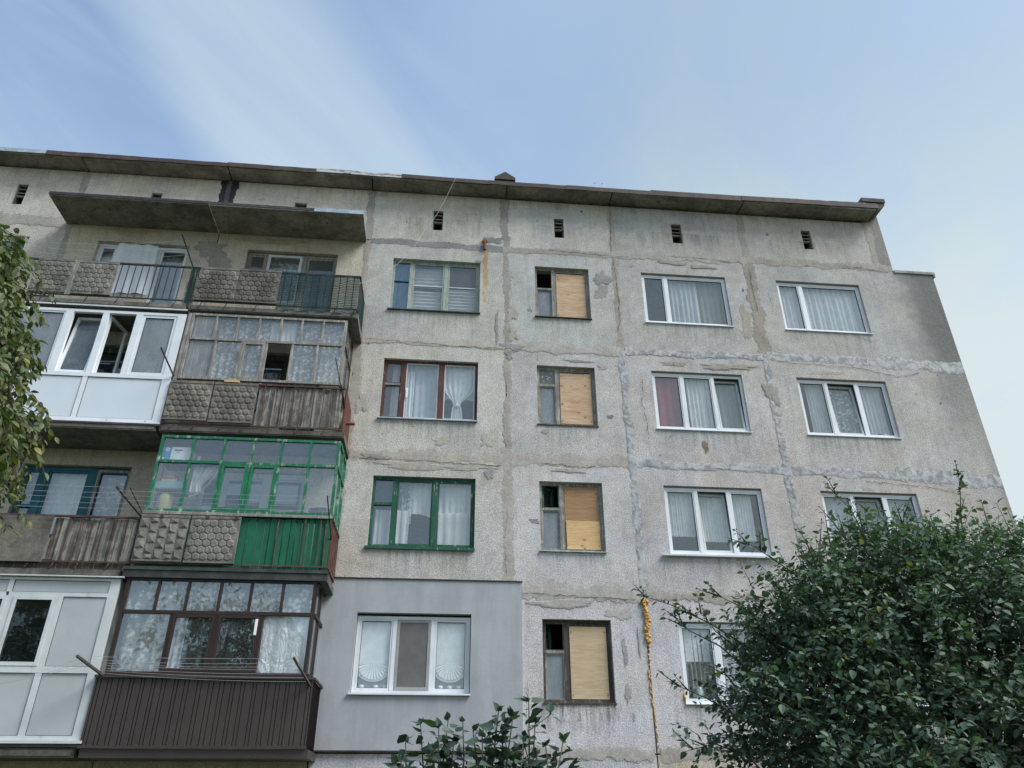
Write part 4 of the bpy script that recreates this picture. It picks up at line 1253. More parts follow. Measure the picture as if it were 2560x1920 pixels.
curtain('tulle', cs[0], 3, 12, 46, 'finely pleated white curtain in the left light of the window with a wide sill', .42)
curtain('tulle', cs[1], 3, 10, 47, 'finely pleated white curtain behind the tilted middle light above the wide sill', .36, y=.29)
curtain('tulle', (cs[2][0], cs[2][1] - .16), 3, 9, 48, 'finely pleated white curtain in the right light above the wide sill', .36)
part('sill', 'pvc_old', wc3, (x0 - .17, x1 + .10, -.075, -.008, zbot(3) - .05, zbot(3) - .018))
wc2, cs = pvc(x0, x1, 2, [(.315, .37), (.70, .74)], 'white plastic window half hidden by the leafy tree')
curtain('paper_film', cs[0], 2, 2, 49, 'plain white blind in the upper left light of the window behind the leafy tree', .75, y=.18, amp=.004)
curtain('grey_cloth', cs[0], 2, 8, 50, 'grey striped curtain in the left light of the window behind the leafy tree')
curtain('voile', (cs[1][0], cs[2][1]), 2, 8, 56, 'pale curtain across the right lights of the window behind the leafy tree')
b = MB(); b.lathe((cs[0][0] + .26, .17, zbot(2) + .07), [(0, 0), (.07, 0), (.08, .03), (.08, .17), (.06, .20), (.065, .23), (.055, .23), (0, .2)], 14)
tag(b.build('jar', 'jar_glass', None, smooth=True), 'glass jar standing on the sill of the window behind the leafy tree', 'jar')
b = MB(); b.lathe((x0 - .02, .0, zbot(2) + .10), [(0, -.11), (.018, -.08), (.028, 0), (.018, .07), (0, .09)], 8); b.build('foam_filling', 'foam', wc2, smooth=True)
x0, x1 = WIN[7]
wd5, cs = pvc(x0, x1, 5, [(.262, .305)], 'white plastic window of two unequal lights beside the sooty gable')
curtain('tulle', cs[0], 5, 5, 51, 'pale blue curtain in the narrow light of the window beside the sooty gable', amp=.03)
curtain('tulle', cs[1], 5, 11, 52, 'long pale blue curtain across the wide light of the window beside the sooty gable', amp=.035)
wd4, cs = pvc(x0, x1, 4, [(.308, .345), (.645, .685)], 'white plastic window with lace curtains and its middle light tilted', 1)
curtain('voile', (cs[0][0] + .22, cs[0][1]), 4, 6, 53, 'thin white curtain in the left light of the rightmost fourth floor window')
curtain('lace', cs[1], 4, 6, 54, 'white lace curtain behind the tilted middle light of the rightmost fourth floor window', y=.29)
curtain('voile', (cs[2][0], cs[2][1] - .06), 4, 6, 55, 'thin white curtain in the right light of the rightmost fourth floor window', .14)
for i, xx in enumerate((cs[2][0] + .32, cs[2][0] + .45)):
    b = MB(); b.lathe((xx, .18, zbot(4) + .07), [(0, 0), (.035, 0), (.045, .05), (.04, .10), (0, .09)], 10)
    tag(b.build('cup', ['ink_dark', 'white_ceramic'][i], None, smooth=True), ['dark pot on the sill of the rightmost lace curtained window', 'white pot on the sill of the rightmost lace curtained window'][i], 'pot')
wd3, cs = pvc(x0, x1, 3, [(.305, .345), (.638, .68)], 'white plastic window partly covered by the tree top', 1)
for i, c in enumerate(cs):
    curtain('tulle' if i != 1 else 'grey_cloth', (c[0], c[1] - (.12 if i == 2 else 0)), 3, 8, 57 + i, ['pale pleated curtain in the left light of the window above the tree top', 'greyish curtain in the middle light of the window above the tree top', 'pale curtain in the right light of the window above the tree top'][i], y=.25 if i != 1 else .32)
wd2, cs = pvc(x0, x1, 2, [(.305, .345), (.638, .68)], None)
# far left flats beyond the balconies
for k in range(2, 6): pvc(*WIN[1], k, [(.31, .35), (.65, .69)], None); pvc(*BAYS_L[0], k, [(.48, .52)], None)

# --- balcony doors and windows on the back wall of the balconies
def balcony_window(x0, x1, k, m_, muls, door_right, label=None, gl='glass', sm=None):
    """three lights; the one on the door side runs down to the balcony floor"""
    yb = .10; zt = ztop(k) - .02; zd = slab_top(k) + .11
    W = x1 - x0; b = MB(); zs = zbot(k) + .005
    ed = [x0, *[x0 + q * W for mm in muls for q in mm], x1]
    xd0 = ed[-2]                                             # start of the door light
    b.box(x0 + .003, x0 + .05, yb, yb + .08, zs, zt); b.box(x1 - .05, x1 - .003, yb, yb + .08, zd, zt)
    b.box(x0 + .05, x1 - .05, yb, yb + .08, zt - .055, zt)
    for i in range(1, len(ed) - 1, 2):
        b.box(ed[i], ed[i + 1], yb - .004, yb + .08, (zd if i == len(ed) - 3 else zs), zt - .055)
    b.box(x0 + .05, ed[-3], yb, yb + .08, zs, zs + .05); b.box(xd0, x1 - .05, yb, yb + .08, zd, zd + .06)
    f_ = b.build('window', m_, B, label=label)
    cs = []
    for i in range(0, len(ed) - 1, 2):
        a, c = (ed[i] + .05 if i == 0 else ed[i]), (ed[i + 1] - .05 if i == len(ed) - 2 else ed[i + 1])
        cl = (a, c, (zd + .06) if i == len(ed) - 2 else zs + .05, zt - .055)
        sash(f_, cl, yb + .012, sm or m_, .045, .05, gl); cs.append(cl)
    return f_, cs


x0, x1 = WIN[2]
bw, cs = balcony_window(x0, x1, 5, 'pvc', [(.195, .245), (.64, .69)], True, 'white balcony window with a door on its right')
o = drape('plastic_sheet', 'plastic_film', cs[1][0] - .02, cs[1][1] + .05, 11.56, ztop(5) - .06, -.02, 3, .025, 61, 'crumpled clear plastic sheet hung over the middle of the top left balcony window', 'plastic sheet', flare=.16)
drape('curtain', 'grey_cloth', cs[2][0], cs[2][1], slab_top(5) + .2, ztop(5) - .1, .30, 5, .03, 62, 'grey curtain behind the glass of the top left balcony door')
drape('blind', 'pleat', cs[0][0], cs[0][1], zbot(5) + .1, ztop(5) - .1, .28, 1, .006, 63, 'pale blind in the small left light of the top left balcony window', 'blind')
x0, x1 = WIN[3]
bw, cs = balcony_window(x0, x1, 5, 'wood_bare', [(.205, .235), (.60, .66)], True, 'wooden balcony window with a white middle sash', 'glass_dusty')
sb = MB(); sb.ring(cs[1][0] - .01, cs[1][1] + .01, cs[1][2], cs[1][3] + .02, .055, .085, .11); sb.build('sash', 'pvc_old', bw)
drape('curtain', 'lace', cs[1][0], cs[1][1], zbot(5) + .1, ztop(5) - .12, .28, 5, .02, 64, 'white lace curtain in the middle light of the window behind the green netting')
b = MB(); pr4 = random.Random(6)
for i in range(34):
    a = pr4.uniform(0, 6.28); q = Vector((cs[1][0] + .18 + pr4.uniform(-.12, .2), .22, ztop(5) - .30 + pr4.uniform(-.22, .1))); e = Vector((math.cos(a), .2, math.sin(a))) * .07; n_ = Vector((-math.sin(a), .1, math.cos(a))) * .022
    b.poly([tuple(q), tuple(q + e * .5 + n_), tuple(q + e), tuple(q + e * .5 - n_)])
b.tube([(cs[1][0] + .2, .22, ztop(5) - .10), (cs[1][0] + .2, .22, zbot(5) + .1)], .006, 4)
tag(b.build('houseplant', 'pot_leaf', None), 'leafy houseplant inside the window behind the green netting', 'plant')
x0, x1 = WIN[2]
bw, cs = balcony_window(x0, x1, 3, 'paint_teal', [(.16, .225), (.605, .68)], True, 'teal painted balcony window with a bare wooden door', 'glass')
u_, l_, zr = split(cs[0], .56, .055); part('transom', 'paint_teal', bw, (cs[0][0], cs[0][1], .085, .16, *zr))
drape('curtain', 'tulle', cs[1][0] - .02, cs[1][1] + .02, zbot(3) + .05, ztop(3) - .1, .30, 5, .012, 65, 'white curtain in the wide light of the teal balcony window')
drape('curtain', 'lace_big', cs[2][0], cs[2][1], slab_top(3) + .2, ztop(3) - .1, .28, 3, .012, 66, 'flowered lace curtain behind the door of the teal balcony window')
drape('curtain', 'lace_big', cs[0][0], cs[0][1], zbot(3) + .05, ztop(3) - .1, .28, 2, .012, 67, 'lace curtain in the narrow left light of the teal balcony window')
dfm = MB(); dfm.ring(cs[2][0] + .01, cs[2][1] + .03, cs[2][2], cs[2][3] + .02, .05, .075, .105); dfm.build('door', 'wood_bare', bw, label='bare weathered wooden door frame')
bw, cs = balcony_window(x0, x1, 4, 'paint_green_dark', [(.195, .245), (.64, .69)], True)
bw, cs = balcony_window(*WIN[3], 4, 'wood_dark', [(.205, .235), (.60, .66)], True)
bw, cs = balcony_window(*WIN[3], 3, 'pvc_old', [(.205, .235), (.60, .66)], True)
bw, cs = balcony_window(*WIN[2], 2, 'pvc', [(.195, .245), (.64, .69)], True)
bw, cs = balcony_window(*WIN[3], 2, 'paint_brown', [(.205, .235), (.60, .66)], True)

# ------------------------------------------------------------------ balconies
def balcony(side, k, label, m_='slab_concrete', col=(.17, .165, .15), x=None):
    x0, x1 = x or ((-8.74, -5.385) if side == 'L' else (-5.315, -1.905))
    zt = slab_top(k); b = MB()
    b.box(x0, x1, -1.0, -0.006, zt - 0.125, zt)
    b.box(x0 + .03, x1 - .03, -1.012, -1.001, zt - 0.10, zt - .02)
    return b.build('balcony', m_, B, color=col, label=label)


def relief_panel(parent, x0, x1, z0, z1, style, seed_, y=-1.035, col=(.20, .19, .17), rot=0.0, label=None):
    """cast concrete parapet plate with a raised pattern"""
    r = random.Random(seed_); b = MB()
    b.box(x0, x1, y, y + .035, z0, z1)
    yy = y - 0.0005
    b.box(x0, x1, y - .008, y - .0005, z1 - .05, z1); b.box(x0, x1, y - .008, y - .0005, z0, z0 + .03)
    zi0, zi1 = z0 + .035, z1 - .055
    if style in ('hex', 'dimple'):
        nr = 6 if style == 'hex' else 6
        rh = (zi1 - zi0) / (nr * 1.5 + .5); px = rh * math.sqrt(3)
        for j in range(nr):
            zc_ = zi0 + rh + j * 1.5 * rh
            i = 0
            while True:
                xc = x0 + px * (.5 + i) + (px / 2 if j % 2 else 0) - .02
                if xc > x1 - px * .35: break
                if xc > x0 + px * .3:
                    k1, k2, hgt = (.98, .70, .014) if style == 'hex' else (.80, .60, .014)
                    dz = rh * (-.10 if style == 'hex' else -.12)
                    O = []; I = []
                    for q in range(6):
                        a = math.pi / 6 + q * math.pi / 3
                        O.append((min(max(xc + rh * k1 * math.cos(a), x0 + .002), x1 - .002), yy, zc_ + rh * k1 * math.sin(a)))
                        I.append((min(max(xc + rh * k2 * math.cos(a), x0 + .004), x1 - .004), yy - hgt * r.uniform(.8, 1.1), zc_ + dz + rh * k2 * math.sin(a)))
                    for q in range(6): b.quad(O[q], O[(q + 1) % 6], I[(q + 1) % 6], I[q])
                    b.poly(I)
                i += 1
    else:
        nc, nr = 5, 4; dx = (x1 - x0) / nc; dz = (zi1 - zi0) / nr
        for i in range(nc):
            sh = (i % 2) * dz / 2
            for j in range(nr + 1):
                za = max(zi0, zi0 + j * dz - sh); zb_ = min(zi1, zi0 + (j + 1) * dz - sh)
                if zb_ - za < .03: continue
                xa = x0 + i * dx + .004; xb = xa + dx - .008
                ap = (xa + (xb - xa) * (.72 if (i + j) % 2 else .30), yy - .028, za + (zb_ - za) * .24)
                C = [(xa, yy, za + .003), (xb, yy, za + .003), (xb, yy, zb_ - .003), (xa, yy, zb_ - .003)]
                for q in range(4): b.poly([C[q], C[(q + 1) % 4], ap])
    o = b.build('parapet_panel', 'slab_concrete', parent, color=col, label=label)
    return o


def rails(parent, x0, x1, zt, zb, m_, y=-1.0, bars=(), top=True, bot=True):
    if top: part('hand_rail', m_, parent, (x0, x1, y - .012, y + .028, zt - .022, zt + .012))
    if bot: part('bottom_rail', m_, parent, (x0, x1, y - .008, y + .012, zb - .014, zb + .014))
    for x in bars:
        part('baluster', m_, parent, (x - .008, x + .008, y - .007, y + .009, zb + .014, zt - .022))


def feet(parent, xs, z0, z1, m_, y=-1.01):
    for x in xs:
        b = MB(); b.tube([(x, y + .02, z1), (x, y - .01, (z0 + z1) / 2), (x - .03, y - .015, z0), (x - .03, y + .03, z0 - .02)], .010, 5)
        b.build('rail_foot', m_, parent)


def side_rails(parent, x, zt, zb, m_, n=6):
    part('hand_rail', m_, parent, (x - .02, x + .015, -.97, -.01, zt - .022, zt + .012))
    part('bottom_rail', m_, parent, (x - .012, x + .012, -.97, -.01, zb - .014, zb + .014))
    for i in range(n):
        y = -.9 + i * .86 / (n - 1)
        part('baluster', m_, parent, (x - .007, x + .008, y - .008, y + .008, zb + .014, zt - .022))


def planks(parent, x0, x1, z0, z1, n, m_, seed_, y=-.975, gap=.008):
    r = random.Random(seed_)
    ws = [r.uniform(.75, 1.3) for _ in range(n)]; s = sum(ws); x = x0
    for i in range(n):
        wd = (x1 - x0) * ws[i] / s
        b = MB(); yo = r.uniform(-.012, .012); tl = r.uniform(-.008, .008)
        P = [(x + gap * .5, x + wd - gap * .5)]
        a, c = P[0]; za, zb_ = z0 + r.uniform(-.015, .02), z1 + r.uniform(-.02, .012)
        b.v += [(a, y + yo, za), (c, y + yo + tl, za), (c, y + yo + tl + .02, za), (a, y + yo + .02, za), (a, y + yo, zb_), (c, y + yo + tl, zb_), (c, y + yo + tl + .02, zb_), (a, y + yo + .02, zb_)]
        for q in ((0, 3, 2, 1), (4, 5, 6, 7), (0, 1, 5, 4), (1, 2, 6, 5), (2, 3, 7, 6), (3, 0, 4, 7)): b.f.append(q); b.mi.append(0)
        b.build('plank', m_, parent)
        x += wd


def glazing(parent, xs_up, xs_lo, z0, zt, z1, m_, bw=.045, y=-1.0, gl='glass', skip=(), sash_at=(), sash_m=None, gl_up=None, bars_m=None, jit=.003, trans=True, frame_label=None):
    """timber balcony front: outer frame, transom, upper and lower uprights, panes"""
    x0, x1 = xs_up[0], xs_up[-1]; hw = bw / 2
    b = MB()
    b.box(x0 - hw, x0 + hw, y, y + .06, z0, z1); b.box(x1 - hw, x1 + hw, y, y + .06, z0, z1)
    b.box(x0 + hw, x1 - hw, y, y + .06, z1 - bw, z1); b.box(x0 + hw, x1 - hw, y - .008, y + .06, z0, z0 + bw)
    if trans: b.box(x0 + hw, x1 - hw, y - .004, y + .06, zt - hw, zt + hw)
    f_ = b.build('window_frame', m_, parent, label=frame_label)
    for x in xs_up[1:-1]:
        q = MB(); q.box(x - hw * .8, x + hw * .8, y + .002, y + .055, zt + hw, z1 - bw, jit=jit); q.build('mullion', m_, parent)
    for x in xs_lo[1:-1]:
        q = MB(); q.box(x - hw * .9, x + hw * .9, y + .001, y + .055, z0 + bw, zt - hw, jit=jit); q.build('mullion', bars_m or m_, parent)
    for i in range(len(xs_up) - 1):
        pane(parent, xs_up[i] + hw * .8, xs_up[i + 1] - hw * .8, zt + hw, z1 - bw, y + .03, gl_up or gl)
    for i in range(len(xs_lo) - 1):
        a, c = xs_lo[i] + hw * .9, xs_lo[i + 1] - hw * .9
        if i in sash_at:
            q = MB(); q.ring(a + .004, c - .004, z0 + bw + .004, zt - hw - .004, .05, y - .006, y + .045); q.build('sash', sash_m or m_, parent)
        if i in skip: continue
        pane(parent, a, c, z0 + bw, zt - hw, y + .03, gl)
    return f_


def side_glazing(parent, x, z0, zt, z1, m_, bw=.045, gl='glass', ys=(-.99, -.52, -.02), low=None):
    b = MB(); hw = bw / 2
    for y in ys[1:]: b.box(x - .03, x + .03, y - hw, y + hw, z0, z1)
    for a, c in zip(ys[:-1], ys[1:]):
        a2 = a + (.055 if a == ys[0] else hw); c2 = c - hw
        for za, zb_ in ((z0, z0 + bw), (zt - hw, zt + hw), (z1 - bw, z1)): b.box(x - .027, x + .027, a2, c2, za, zb_)
    f_ = b.build('side_frame', m_, parent)
    for a, c in zip(ys[:-1], ys[1:]):
        a2 = a + (.055 if a == ys[0] else hw); c2 = c - hw
        for za, zb_ in ((z0 + bw, zt - hw), (zt + hw, z1 - bw)):
            q = MB(); q.box(x - .002, x + .002, a2, c2, za, zb_); q.build('pane', gl, parent)
    return f_


def bracket(parent, base, tip, m_='iron_dark', wd=.016, label=None):
    b = MB(); bv, tv = Vector(base), Vector(tip); d_ = (tv - bv).normalized()
    b.tube([bv - d_ * .06, tv], wd, 4)
    return b.build('line_bracket', m_, parent, label=label)


ORD = ('topmost', 'second from top', 'third from top', 'fourth from top', 'fifth from top', 'sixth from top', 'lowest')


def cords(name, pa, pb, n, sag, label, group, da, db, seed_, r_=.0028, cat='washing line'):
    """washing lines strung between two brackets; da, db step from cord to cord"""
    q = random.Random(seed_)
    for i in range(n):
        a = Vector(pa) + Vector(da) * i; c = Vector(pb) + Vector(db) * i; s = sag * q.uniform(.35, 1.4)
        b = MB(); b.tube([a.lerp(c, t / 14) - Vector((0, 0, 4 * s * (t / 14) * (1 - t / 14))) for t in range(15)], r_, 4)
        tag(b.build(name, 'cord', None), label % ('lowest' if i == n - 1 else ORD[i]), cat, group)


# --- canopy over the top balconies
can = MB(); can.box(-8.86, -5.47, -0.955, -0.006, 13.405, 13.475); can.box(-8.83, -5.50, -0.93, -0.03, 13.476, 13.50)
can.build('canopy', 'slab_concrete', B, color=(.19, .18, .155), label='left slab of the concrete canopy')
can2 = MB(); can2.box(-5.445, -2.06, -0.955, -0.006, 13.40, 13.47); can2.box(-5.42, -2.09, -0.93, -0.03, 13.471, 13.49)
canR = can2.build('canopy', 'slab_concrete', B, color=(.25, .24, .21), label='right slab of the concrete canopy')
part('canopy_flashing', 'iron_dark', canR, (-8.87, -5.46, -.968, -.957, 13.43, 13.505))
part('canopy_flashing', 'sheet_dark', canR, (-5.455, -3.15, -.966, -.957, 13.43, 13.50))
part('canopy_flashing', 'zinc', canR, (-3.15, -2.05, -.969, -.957, 13.41, 13.515))
part('canopy_flashing', 'zinc', canR, (-2.058, -2.049, -.956, -.02, 13.42, 13.495))
for x in (-8.0, -7.7, -4.4, -3.3, -2.9, -5.1):
    part('hanger', 'iron_rust', canR, (x - .006, x + .006, -.62, -.60, 13.36, 13.40))

# --- fifth floor left: open railing with two cast plates
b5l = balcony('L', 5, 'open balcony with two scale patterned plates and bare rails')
bars = [-6.86 + .1375 * i for i in range(10)]
rails(b5l, -8.74, -5.47, 11.635, 10.775, 'iron_dark', bars=bars)
rails(b5l, -8.74, -8.0, 10.93, 10.72, 'iron_dark', y=-.985, bars=[-8.70 + .085 * i for i in range(9)], top=False)
feet(b5l, (-8.2, -7.35, -6.75, -6.1, -5.62), 10.62, 10.77, 'iron_dark')
relief_panel(b5l, -8.52, -7.80, 10.80, 11.63, 'hex', 1, col=(.185, .175, .155))
relief_panel(b5l, -7.685, -6.92, 10.79, 11.62, 'hex', 2, col=(.195, .185, .165))
part('edge_strip', 'wood_bare', b5l, (-7.795, -7.69, -1.03, -1.015, 10.76, 11.64), label='pale strip between the two plates')
part('divider', 'slab_concrete', b5l, (-5.50, -5.40, -.99, -.02, 10.69, 11.58), color=(.33, .31, .27))
bracket(b5l, (-5.43, -1.0, 11.62), (-5.58, -1.6, 12.02), label='black pole leaning outward from the rail')
part('drip_edge', 'pvc_old', b5l, (-8.70, -5.33, -1.03, -1.014, 10.515, 10.545))

# --- fifth floor right: two plates and green netting
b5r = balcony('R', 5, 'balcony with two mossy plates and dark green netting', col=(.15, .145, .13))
rails(b5r, -5.44, -1.93, 11.63, 10.78, 'iron_dark', bars=[-3.52 + .145 * i for i in range(11)] + [-5.40, -5.33])
side_rails(b5r, -1.945, 11.63, 10.78, 'iron_dark', 7)
feet(b5r, (-5.1, -4.6, -4.0, -3.4, -2.9, -2.4, -2.0), 10.62, 10.78, 'iron_dark')
relief_panel(b5r, -5.26, -4.455, 10.79, 11.63, 'hex', 3, col=(.165, .155, .135))
relief_panel(b5r, -4.44, -3.60, 10.79, 11.64, 'hex', 4, col=(.15, .14, .12), label='darker moss stained plate')
nb = MB(); n = 30
for i in range(n):
    a, c = -3.60 + 1.645 * i / n, -3.60 + 1.645 * (i + 1) / n
    ya, yc = -1.022 - .012 * math.sin(i * .9), -1.022 - .012 * math.sin((i + 1) * .9)
    nb.quad((a, ya, 10.66 + .02 * math.sin(i)), (c, yc, 10.66 + .02 * math.sin(i + 1)), (c, yc, 11.62), (a, ya, 11.62))
nb.quad((-1.955, -1.022, 10.66), (-1.925, -.02, 10.66), (-1.925, -.02, 11.62), (-1.955, -1.022, 11.62))
nb.build('netting', 'netting', b5r, label='dark green shade netting tied over the rails')
nb = MB()
nb.quad((-5.45, -1.02, 10.70), (-5.27, -1.02, 10.70), (-5.27, -1.02, 11.63), (-5.45, -1.02, 11.63))
nb.build('netting', 'netting', b5r, label='narrow strip of dark green netting')

# --- fourth floor left: white plastic glazing
b4l = balcony('L', 4, 'balcony closed in with white plastic panels and windows')
Z0, ZM, Z1 = 8.0, 8.955, 10.44
fb = MB(); yq = -1.0
for a, c in ((-8.72, -8.60), (-7.655, -7.505), (-6.94, -6.82), (-6.295, -6.165), (-5.49, -5.33)): fb.box(a, c, yq, yq + .07, ZM + .04, Z1 - .06)
fb.box(-8.72, -5.33, yq, yq + .07, Z1 - .06, Z1); fb.box(-8.72, -5.33, yq - .005, yq + .07, ZM - .045, ZM + .04); fb.box(-8.72, -5.33, yq - .005, yq + .07, Z0 - .03, Z0 + .04)
for a, c in ((-8.72, -8.60), (-6.955, -6.865), (-5.49, -5.33)): fb.box(a, c, yq, yq + .07, Z0 + .04, ZM - .045)
fb.build('window_frame', 'pvc', b4l)
part('infill_panel', 'panel_white', b4l, (-8.60, -6.955, yq + .015, yq + .05, Z0 + .04, ZM - .045)); part('infill_panel', 'panel_white', b4l, (-6.865, -5.49, yq + .015, yq + .05, Z0 + .04, ZM - .045))
for a, c in ((-8.60, -6.955), (-6.865, -5.49)):
    gk = MB(); gk.ring(a, c, Z0 + .04, ZM - .045, .010, yq + .008, yq + .0148); gk.build('gasket', 'gasket', b4l)
sash(b4l, (-8.60, -7.655, ZM + .04, Z1 - .06), yq + .012, 'pvc', .035, .05, 'glass_foggy', gasket=True)
sash(b4l, (-6.165, -5.49, ZM + .04, Z1 - .06), yq + .012, 'pvc', .055, .05, 'glass_foggy', gasket=True)
sash(b4l, (-7.505, -6.94, ZM + .04, Z1 - .06), yq + .018, 'pvc', .05, .05, 'glass_dusty', .13)
Mo = Matrix.Translation((-6.80, -.93, 0)) @ Matrix.Rotation(math.radians(80), 4, 'Z') @ Matrix.Translation((6.80, .93, 0))
sb = MB(); sb.ring(-6.80, -6.17, ZM + .05, Z1 - .07, .05, -.93, -.88, 0, Mo); sb.build('sash', 'pvc', b4l, label='sash swung inward, leaving the light open')
part('drip_edge', 'pvc', b4l, (-8.74, -5.32, -1.03, -1.003, Z0 - .055, Z0 - .032)); part('drip_edge', 'flash_brown', b4l, (-8.74, -5.32, -1.028, -1.002, Z0 - .09, Z0 - .057))
part('side_panel', 'panel_white', b4l, (-5.40, -5.36, -.93, -.02, Z0, Z1)); part('side_panel', 'panel_white', b4l, (-8.72, -8.68, -.93, -.02, Z0, Z1))
part('bolt', 'iron_dark', b4l, (-6.30, -6.285, -1.01, -1.004, Z0 - .01, Z0 + .005))
part('bolt', 'iron_dark', b4l, (-5.61, -5.595, -1.01, -1.004, Z0 - .01, Z0 + .005))
bracket(b4l, (-5.29, -1.0, 9.00), (-5.41, -1.6, 9.27))

# --- fourth floor right: weathered timber glazing over plates and planks
b4r = balcony('R', 4, 'balcony glazed with grey weathered timber over grey planks', col=(.13, .12, .105))
xs_u = [-5.19, -4.72, -4.29, -3.86, -3.43, -3.01, -2.58, -2.13]; xs_l = [-5.19, -4.64, -4.13, -3.645, -3.135, -2.635, -2.13]
glazing(b4r, xs_u, xs_l, 8.955, 9.885, 10.49, 'wood_bare', .05, gl='glass_dusty', skip=(3,), sash_at=(2,), frame_label='bare weathered timber frame')
part('panel_board', 'wood_bare', b4r, (-5.14, -4.68, -.955, -.945, 8.99, 10.43), label='stained board behind the left panes')
side_glazing(b4r, -2.10, 8.955, 9.885, 10.49, 'wood_dark', .05, 'glass_dusty')
part('post', 'wood_bare', b4r, (-5.295, -5.225, -1.0, -.93, 8.90, 10.48))
drape('curtain', 'lace', -4.70, -3.66, 9.0, 10.44, -.86, 8, .018, 71, 'patterned white curtain inside the weathered timber balcony, left of the open gap')
drape('curtain', 'lace', -3.14, -2.17, 9.0, 10.44, -.86, 8, .018, 72, 'patterned white curtain inside the weathered timber balcony, right of the open gap')
drape('curtain', 'tulle', -3.66, -3.14, 9.92, 10.44, -.86, 5, .018, 73, 'short white curtain above the open gap of the weathered timber balcony')
rails(b4r, -5.30, -1.98, 8.885, 7.985, 'iron_rust', y=-1.01, bars=[-3.52 + .19 * i for i in range(8)])
relief_panel(b4r, -5.295, -4.495, 8.04, 8.88, 'dimple', 5, y=-1.05, col=(.19, .175, .15)); relief_panel(b4r, -4.465, -3.655, 8.02, 8.88, 'dimple', 6, y=-1.05, col=(.19, .175, .15))
part('block', 'ply_pale', b4r, (-4.30, -4.02, -1.07, -1.02, 8.885, 8.925), label='small wooden block on the rail')
planks(b4r, -3.63, -2.03, 8.02, 8.86, 11, 'plank_grey', 21)
part('side_board', 'board_red', b4r, (-1.985, -1.955, -.97, -.02, 7.96, 8.88), label='red brown board closing the side')
feet(b4r, (-5.1, -4.7, -4.2, -3.8, -3.3, -2.8, -2.3), 7.88, 7.99, 'iron_rust')
bracket(b4r, (-1.97, -1.0, 8.52), (-2.16, -1.58, 9.25), wd=.012)
b = MB(); b.tube([(-1.95, -.5, 8.36), (-1.80, -.5, 8.36)], .035, 8); b.build('pipe_stub', 'rust_iron', b4r)

# --- third floor left: open balcony, rough plate and planks, teal window behind
b3l = balcony('L', 3, 'open balcony with grey planks below the teal window', col=(.14, .13, .115))
rails(b3l, -8.74, -5.25, 6.125, 5.32, 'iron_rust', bars=[-6.6 + .19 * i for i in range(8)])
planks(b3l, -6.68, -5.24, 5.33, 6.09, 13, 'plank_grey', 22)
part('parapet_panel', 'slab_concrete', b3l, (-8.7, -6.69, -1.035, -1.0, 5.30, 6.02), color=(.165, .155, .13)); part('parapet_panel', 'slab_concrete', b3l, (-8.7, -6.69, -1.03, -1.0, 6.025, 6.10), color=(.14, .13, .115))
part('toe_board', 'wood_dark', b3l, (-8.72, -5.26, -.965, -.94, 5.205, 5.36))
feet(b3l, (-6.9, -6.5, -6.1, -5.6), 5.20, 5.32, 'iron_rust')
bracket(b3l, (-5.27, -1.0, 6.17), (-5.54, -1.6, 6.47), wd=.024); bracket(b3l, (-5.22, -.95, 6.17), (-5.42, -1.35, 6.55), wd=.014)
b = MB(); b.lathe((-5.72, -.55, 6.16), [(0, 0), (.04, 0), (.05, .04), (.03, .07), (.045, .12), (0, .14)], 8)
tag(b.build('toy', 'canister_yellow', None, smooth=True), 'small ochre ornament hanging by the wooden door above the grey planks', 'ornament')

# --- third floor right: green timber glazing, green planks
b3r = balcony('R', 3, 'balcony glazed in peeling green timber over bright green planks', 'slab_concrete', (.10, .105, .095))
xs_u = [-5.205, -4.64, -4.075, -3.555, -3.03, -2.495, -1.98]
glazing(b3r, xs_u, xs_u, 6.255, 7.225, 7.745, 'paint_green', .05, gl='glass', sash_at=(2, 3), sash_m='paint_green_fresh', frame_label='green timber frame with flaking paint')
side_glazing(b3r, -1.965, 6.255, 7.225, 7.745, 'paint_green', .05, 'glass')
part('ledge', 'wood_bare', b3r, (-5.24, -1.94, -1.035, -1.006, 6.20, 6.25))
rails(b3r, -5.26, -1.93, 6.195, 5.325, 'rail_brown', y=-1.01, bars=[-2.87 + .47 * i for i in range(2)] + [-2.02, -2.13], top=False)
side_rails(b3r, -1.925, 6.19, 5.325, 'rail_brown', 5)
relief_panel(b3r, -5.225, -4.405, 5.345, 6.175, 'pyramid', 7, y=-1.055, col=(.205, .195, .175))
relief_panel(b3r, -4.365, -3.525, 5.335, 6.175, 'hex', 8, y=-1.055, col=(.225, .215, .195))
part('edge_strip', 'plank_green', b3r, (-4.40, -4.37, -1.03, -1.02, 5.31, 6.18))
for x in (-4.12, -3.62, -4.9): part('clamp', 'iron_rust', b3r, (x, x + .05, -1.075, -1.0, 6.12, 6.185))
planks(b3r, -3.55, -1.95, 5.27, 6.19, 14, 'plank_green', 23, gap=.012); planks(b3r, -5.2, -3.56, 5.24, 5.33, 9, 'plank_green', 24)
part('side_board', 'board_red', b3r, (-1.955, -1.935, -.97, -.02, 5.26, 6.19), label='dark red board closing the side')
part('edge_trim', 'sheet_dark', b3r, (-5.32, -1.90, -1.06, -1.013, 5.20, 5.255)); part('soffit_board', 'sheet_dark', b3r, (-5.31, -1.90, -1.04, -1.013, 5.075, 5.195))
bracket(b3r, (-1.93, -1.0, 5.88), (-1.99, -1.6, 6.42), wd=.013)

